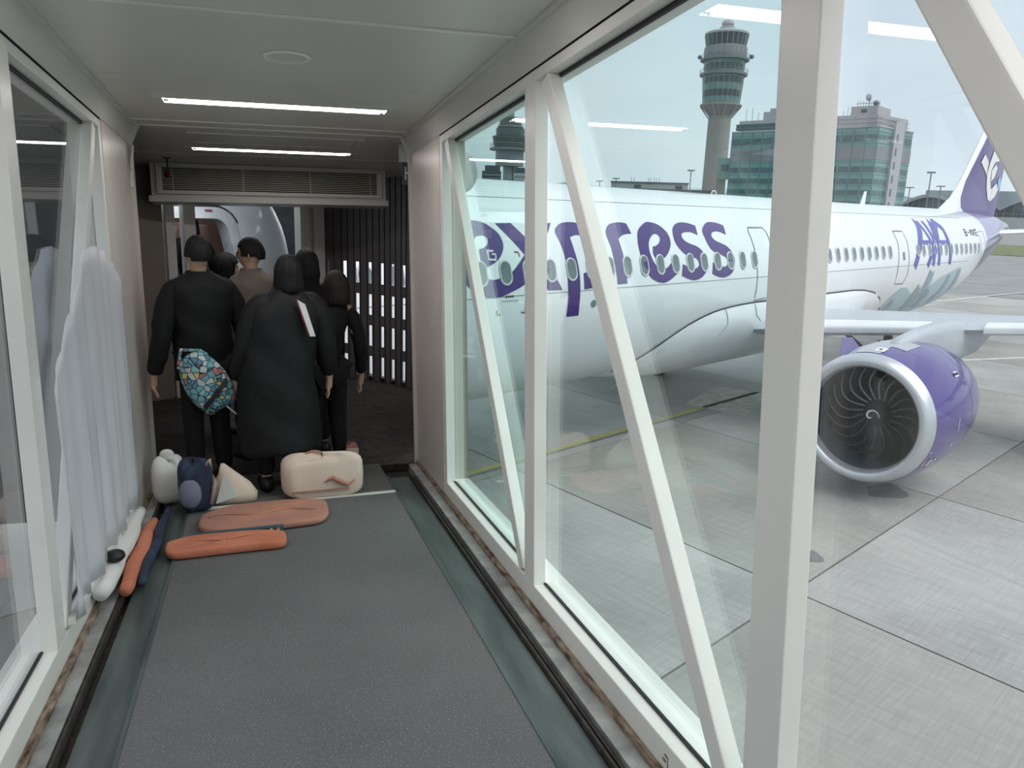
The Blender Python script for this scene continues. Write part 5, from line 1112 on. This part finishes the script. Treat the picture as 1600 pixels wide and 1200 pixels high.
    # hair
    R = []; NH = 112; long_ = {'short': -.035, 'bob': -.115, 'long': -.24}[hair]; hw = {'short': 1.1, 'bob': 1.22, 'long': 1.2}[hair]
    NR = 22
    for i in range(1, NR+1):
        u = i/NR; ring = []
        for j in range(NH):
            q = 2*PI*j/NH; c_, s_ = math.cos(q), math.sin(q)
            front = max(0, s_)
            zl = long_ if s_ < .35 else (.05 if hair != 'short' else .055)
            if hair == 'short' and abs(c_) > .8: zl = -.01
            zz = .136-(.136-zl)*u**1.15
            if zz > 0: rr_ = math.sqrt(max(0.02, 1-(zz/.137)**2))
            else: rr_ = 1-(.25 if hair == 'short' else .02)*(-zz/.1)
            wob = (1+.02*math.sin(q*7+i*.25)+.014*math.sin(q*23+i*.3)+.012*math.sin(q*41+i*.15))*(1+(.10*max(0, -zz)/.1*math.sin(min(1, -zz/.115)*PI) if zz < 0 else 0))
            ring.append(Th @ Vector((.077*hw*rr_*c_*wob, (.098*hw*rr_*s_*wob)-.008, zz)))
        R.append(ring)
    ho = obj('hair', MB().rings(R), M[hm], t, smooth=True)
    # garments
    obj('trousers', skin_mesh(pants, 'trousers', M[legs], 2), None, t)
    hem = coat if coat is not None else hz-.12
    R = []; N = 26
    prof = [(0, .17, .125), (.25, .175, .13), (.5, .175, .13), (.72, .195, .135), (.86, .2, .13), (.93, .165, .105), (.975, .1, .08), (1.0, .075, .07)]
    if coat is not None: prof[0] = (0, .23, .18); prof[1] = (.25, .22, .17); prof[2] = (.5, .2, .155)
    for i in range(N+1):
        u = i/N; z = hem+(nz+.005-hem)*u; w_ = interp(u, [(p[0], p[1]) for p in prof])*bulk*(sw/.2)*.97; d_ = interp(u, [(p[0], p[2]) for p in prof])*bulk
        k_ = max(0, (z-hz)/(sz-hz)); k_ = min(k_, 1.1)
        R.append([W((lx*k_+w_*math.copysign(abs(math.cos(q))**.85, math.cos(q))*(1+.02*math.sin(q*5+i*.5)), ly*k_+d_*math.sin(q)*(1+.04*math.sin(q*4+i*.8)), z+.008*math.sin(q*6+i))) for q in [2*PI*j/32 for j in range(32)]])
    g = mesh(MB().rings(R), 'jacket', [M[top]], smooth=True)
    sl = skin_mesh([sleeves[0]], 's', M[top], 2); sr = skin_mesh([sleeves[1]], 's', M[top], 2)
    bm = bmesh.new(); bm.from_mesh(g); bm.from_mesh(sl); bm.from_mesh(sr)
    from mathutils import noise
    for v in bm.verts: v.co += v.normal*.008*noise.noise(v.co*16)
    for f in bm.faces: f.smooth = True
    bm.to_mesh(g); bm.free(); go = obj('long_coat' if coat else 'jacket', g, None, t)
    obj('collar', MB().rings([[W((lx+r_*math.cos(q)*1.1, ly+r_*math.sin(q), z)) for q in [2*PI*j/24 for j in range(24)]] for r_, z in ((.085, nz-.035), (.08, nz+.015), (.07, nz+.02), (.066, nz-.02))], caps=(False, False)), M[top], go, smooth=True)
    return t, W
yw = math.radians(20)
person('person in black jacket with short black hair, print bag on the back', bw(-.42, 5.78), 1.77, yw, hair='short', sw=.21, bulk=1.12, legs='trouser')
tb, WB = person('person in long black padded coat with black bobbed hair, nearest of the queue', bw(.06, 5.56), 1.64, math.radians(6), top='coat', hair='bob', coat=.3, bulk=1.24, lean=(.08, .02), sw=.21)
obj('scarf', MB().prism([WB((.13, -.14, 1.36)), WB((.18, -.14, 1.33)), WB((.235, -.185, 1.12)), WB((.2, -.185, 1.12))], (0, 0, 0), (0, -.015, 0)), M['paper'], tb)
obj('scarf_edge', MB().prism([WB((.115, -.14, 1.37)), WB((.13, -.14, 1.36)), WB((.2, -.185, 1.12)), WB((.19, -.185, 1.12))], (0, 0, 0), (0, -.013, 0)), M['maroon'], tb)
person('person in taupe jacket with short black hair, head turned left before the door', bw(-.09, 6.45), 1.78, math.radians(40), top='brownj', hair='short', sw=.2, bulk=1.05, head_turn=math.radians(40))
tc_, WC = person('person in black coat with long black hair, beside the slatted curtain', bw(.33, 6.5), 1.7, math.radians(15), hair='long', coat=.5, sw=.165, bulk=.98)
obj('white_print', MB().prism([WC((-.03, -.15, 1.22)), WC((.05, -.15, 1.22)), WC((.06, -.16, 1.1)), WC((.01, -.16, 1.12))], (0, 0, 0), (0, -.01, 0)), M['paper'], tc_)
person('short brown haired person in black leaning right, against the slatted curtain', bw(.42, 6.02), 1.53, math.radians(10), hair='bob', hm='hairb', sw=.14, bulk=.85, lean=(.07, -.02))
fp_ = cabp(3.9, 9.75, 3.4)
person('black haired person stepping into the aircraft doorway', fp_, 1.66, math.radians(26), hair='bob', sw=.19)
person('person behind the black jacketed one, only the turned head showing', bw(-.3, 7.0)+Vector((0, 0, .07)), 1.6, math.radians(-30), top='brownj', hair='bob', sw=.18, head_turn=math.radians(-45))
# tote on the man's back
tp = bw(-.39, 5.49, -.80); t = thing('print_bag', 'teal bag with colourful cartoon print on the black jacketed person\'s back', 'bag', tp, FW)
TB = Matrix.Translation(tp) @ Matrix.Rotation(math.radians(8), 4, 'Z') @ Matrix.Rotation(math.radians(-28), 4, 'Y')
R = []
for i in range(15):
    u = i/14; z = -.21+.42*u; w_ = .14*math.sin(PI*(.12+.8*u))**.5*(1.1-.15*u)
    R.append([TB @ Vector((w_*math.copysign(abs(math.cos(q))**.7, math.cos(q)), .055*math.sin(PI*(.06+.88*u))**.6*math.sin(q)*(1+.15*math.sin(3*q+i*.5)), z+.01*math.sin(q*3))) for q in [2*PI*j/24 for j in range(24)]])
obj('body', MB().rings(R), M['tote'], t, smooth=True)
obj('strap', MB().tube([TB @ Vector(p) for p in ((-.1, -.01, .17), (-.02, -.02, .27), (.08, 0, .2), (.1, .02, .15))], .012, 6), M['tote'], t)
obj('band', MB().rings([[TB @ Vector((x, y_, -.16+.12*(x+.14)/.28+dz)) for x, y_ in ((-.1, -.045), (-.03, -.064), (.05, -.064), (.12, -.04))] for dz in (-.018, .018)], close=False), M['black'], t)
obj('tag_string', MB().tube([TB @ Vector(p) for p in ((.02, 0, -.2), (.05, -.01, -.3), (.06, 0, -.37))], .006, 6).sphere(TB @ Vector((.06, 0, -.39)), .02, 8, 6), M['paper'], t)
# things lying on the bridge floor
def soft(name, label, cat, cx, cy, wx_, wy_, hz_, m, ex=.55, rot=0, flat=.3, tilt=0, part='body'):
    t = thing(name, label, cat, (cx, cy, zF), FB); R = []
    for i in range(13):
        u = i/12; a_ = -PI/2+PI*u; cz = math.copysign(abs(math.sin(a_))**flat, math.sin(a_)); cr = abs(math.cos(a_))**flat
        ring = []
        for j in range(36):
            q = 2*PI*j/36; x = wx_/2*cr*math.copysign(abs(math.cos(q))**ex, math.cos(q)); y = wy_/2*cr*math.copysign(abs(math.sin(q))**ex, math.sin(q))
            x2 = x*math.cos(rot)-y*math.sin(rot); y2 = x*math.sin(rot)+y*math.cos(rot)
            ring.append((cx+x2+.01*math.sin(q*3+cx*9), cy+y2+.01*math.sin(q*4+1), zF+.003+hz_/2*(1+cz)*(1+.08*math.sin(q*2+cx*7)+tilt*x2)))
        R.append(ring)
    obj(part, MB().rings(R), m, t, smooth=True); return t
t = soft('cream_bag', 'rounded cream and pink bag standing on the floor below the queue', 'bag', .33, 5.26, .54, .15, .29, M['cream'], .5, 0, .45)
obj('fold', MB().tube([(.34+.05*i, 5.175, zF+.12+.03*math.sin(i*1.6)) for i in range(5)], [.004, .014, .018, .012, .004], 8), M['salmon'], t, smooth=True)
obj('zip', MB().box(.12, .5, 5.175, 5.184, zF+.06, zF+.07), M['salmon'], t)
obj('handle', MB().tube([(.2+.25*math.sin(0)+.02*i, 5.27, zF+.29+.03*math.sin(PI*i/8)) for i in range(9)], .008, 6), M['salmon'], t, smooth=True)
t = soft('salmon_garment', 'folded dusky salmon cloth spread flat on the carpet', 'cloth', -.05, 4.86, .78, .48, .05, M['salmon'], .6, .03)
obj('fold', MB().tube([(-.38+.07*i, 4.86+.03*math.sin(i*1.2), zF+.056) for i in range(10)], .01, 6), M['salmon'], t, smooth=True)
t = soft('orange_cloth', 'flat orange cloth roll, nearest thing lying on the carpet', 'cloth', -.26, 4.43, .66, .25, .05, M['orange'], .5, -.02)
obj('binding', MB().box(-.42, .05, 4.575, 4.6, zF+.0, zF+.052), M['bluegrey'], t, bevel=.004)
obj('loop', MB().tube([(-.0+.02*math.cos(q*PI/8), 4.56+.05*math.sin(q*PI/8), zF+.035) for q in range(17)], .009, 6), M['orange'], t, smooth=True)
t = thing('paper_bag', 'crumpled white and pink paper bag with a pointed top beside the black coat', 'bag', (-.24, 5.32, zF), FB)
obj('body', MB().rings([[(-.25+w_*math.copysign(abs(math.cos(q))**.6, math.cos(q))+dx, 5.32+d_*math.sin(q), zF+z) for q in [2*PI*j/16 for j in range(16)]] for w_, d_, z, dx in ((.15, .06, .003, 0), (.155, .065, .06, .0), (.12, .05, .13, -.01), (.06, .03, .2, -.03), (.012, .01, .27, -.06))]), M['cream'], t, smooth=True)
obj('fold', MB().prism([(-.36, 5.25, zF+.02), (-.3, 5.245, zF+.22), (-.22, 5.25, zF+.06)], (0, 0, 0), (0, -.012, 0)), M['paper'], t)
t = soft('navy_backpack', 'navy and grey backpack slumped on the floor by the left wall', 'bag', -.47, 5.2, .2, .18, .33, M['navy'], .6, .1, .5)
obj('pocket', MB().sphere((-.5, 5.1, zF+.14), .07, 14, 8, (1, .5, 1.4)), M['grey'], t, smooth=True)
obj('strap', MB().tube([(-.4, 5.15, zF+.3), (-.37, 5.1, zF+.36), (-.35, 5.12, zF+.2), (-.38, 5.12, zF+.06)], .012, 8), M['cream'], t, smooth=True)
t = soft('white_bag', 'small white plastic bag between the navy backpack and left wall', 'bag', -.66, 5.45, .2, .2, .3, M['paper'], .7, .2, .6)
obj('knot', MB().sphere((-.66, 5.45, zF+.33), .035, 10, 8, (1.3, .7, 1)), M['paper'], t, smooth=True)
t = thing('cloth_bundle', 'long orange, white and black rolled bundle along the left wall base', 'bundle', (-.7, 4.5, zF), FB)
for i, (m_, y_a, y_b, dx, r_) in enumerate((('paper', 3.75, 5.0, -.035, .05), ('orange', 3.85, 4.9, .045, .04), ('navy', 3.95, 5.15, .1, .028))):
    n = 14; obj('roll', MB().tube([(-.74+dx+.006*math.sin(k_*.9+i), y_a+(y_b-y_a)*k_/n, zF+.012+r_+(.03 if i == 0 else 0)) for k_ in range(n+1)], [r_*(.6+.4*math.sin(PI*min(1, .1+k_/n*.88)))*(1+.05*math.sin(k_*2.1)) for k_ in range(n+1)], 12), M[m_], t, smooth=True)
obj('knob', MB().sphere((-.76, 4.05, zF+.16), .04, 14, 10, (1.2, 1.3, .8)), M['black'], t, smooth=True)
t = soft('pink_pouch', 'small dusty pink pouch on the floor under the curtain', 'bag', .6, 5.9, .11, .1, .2, M['salmon'], .6, 0, .5)
obj('flap', MB().box(.555, .645, 5.843, 5.85, zF+.13, zF+.18), M['cream'], t, bevel=.002)
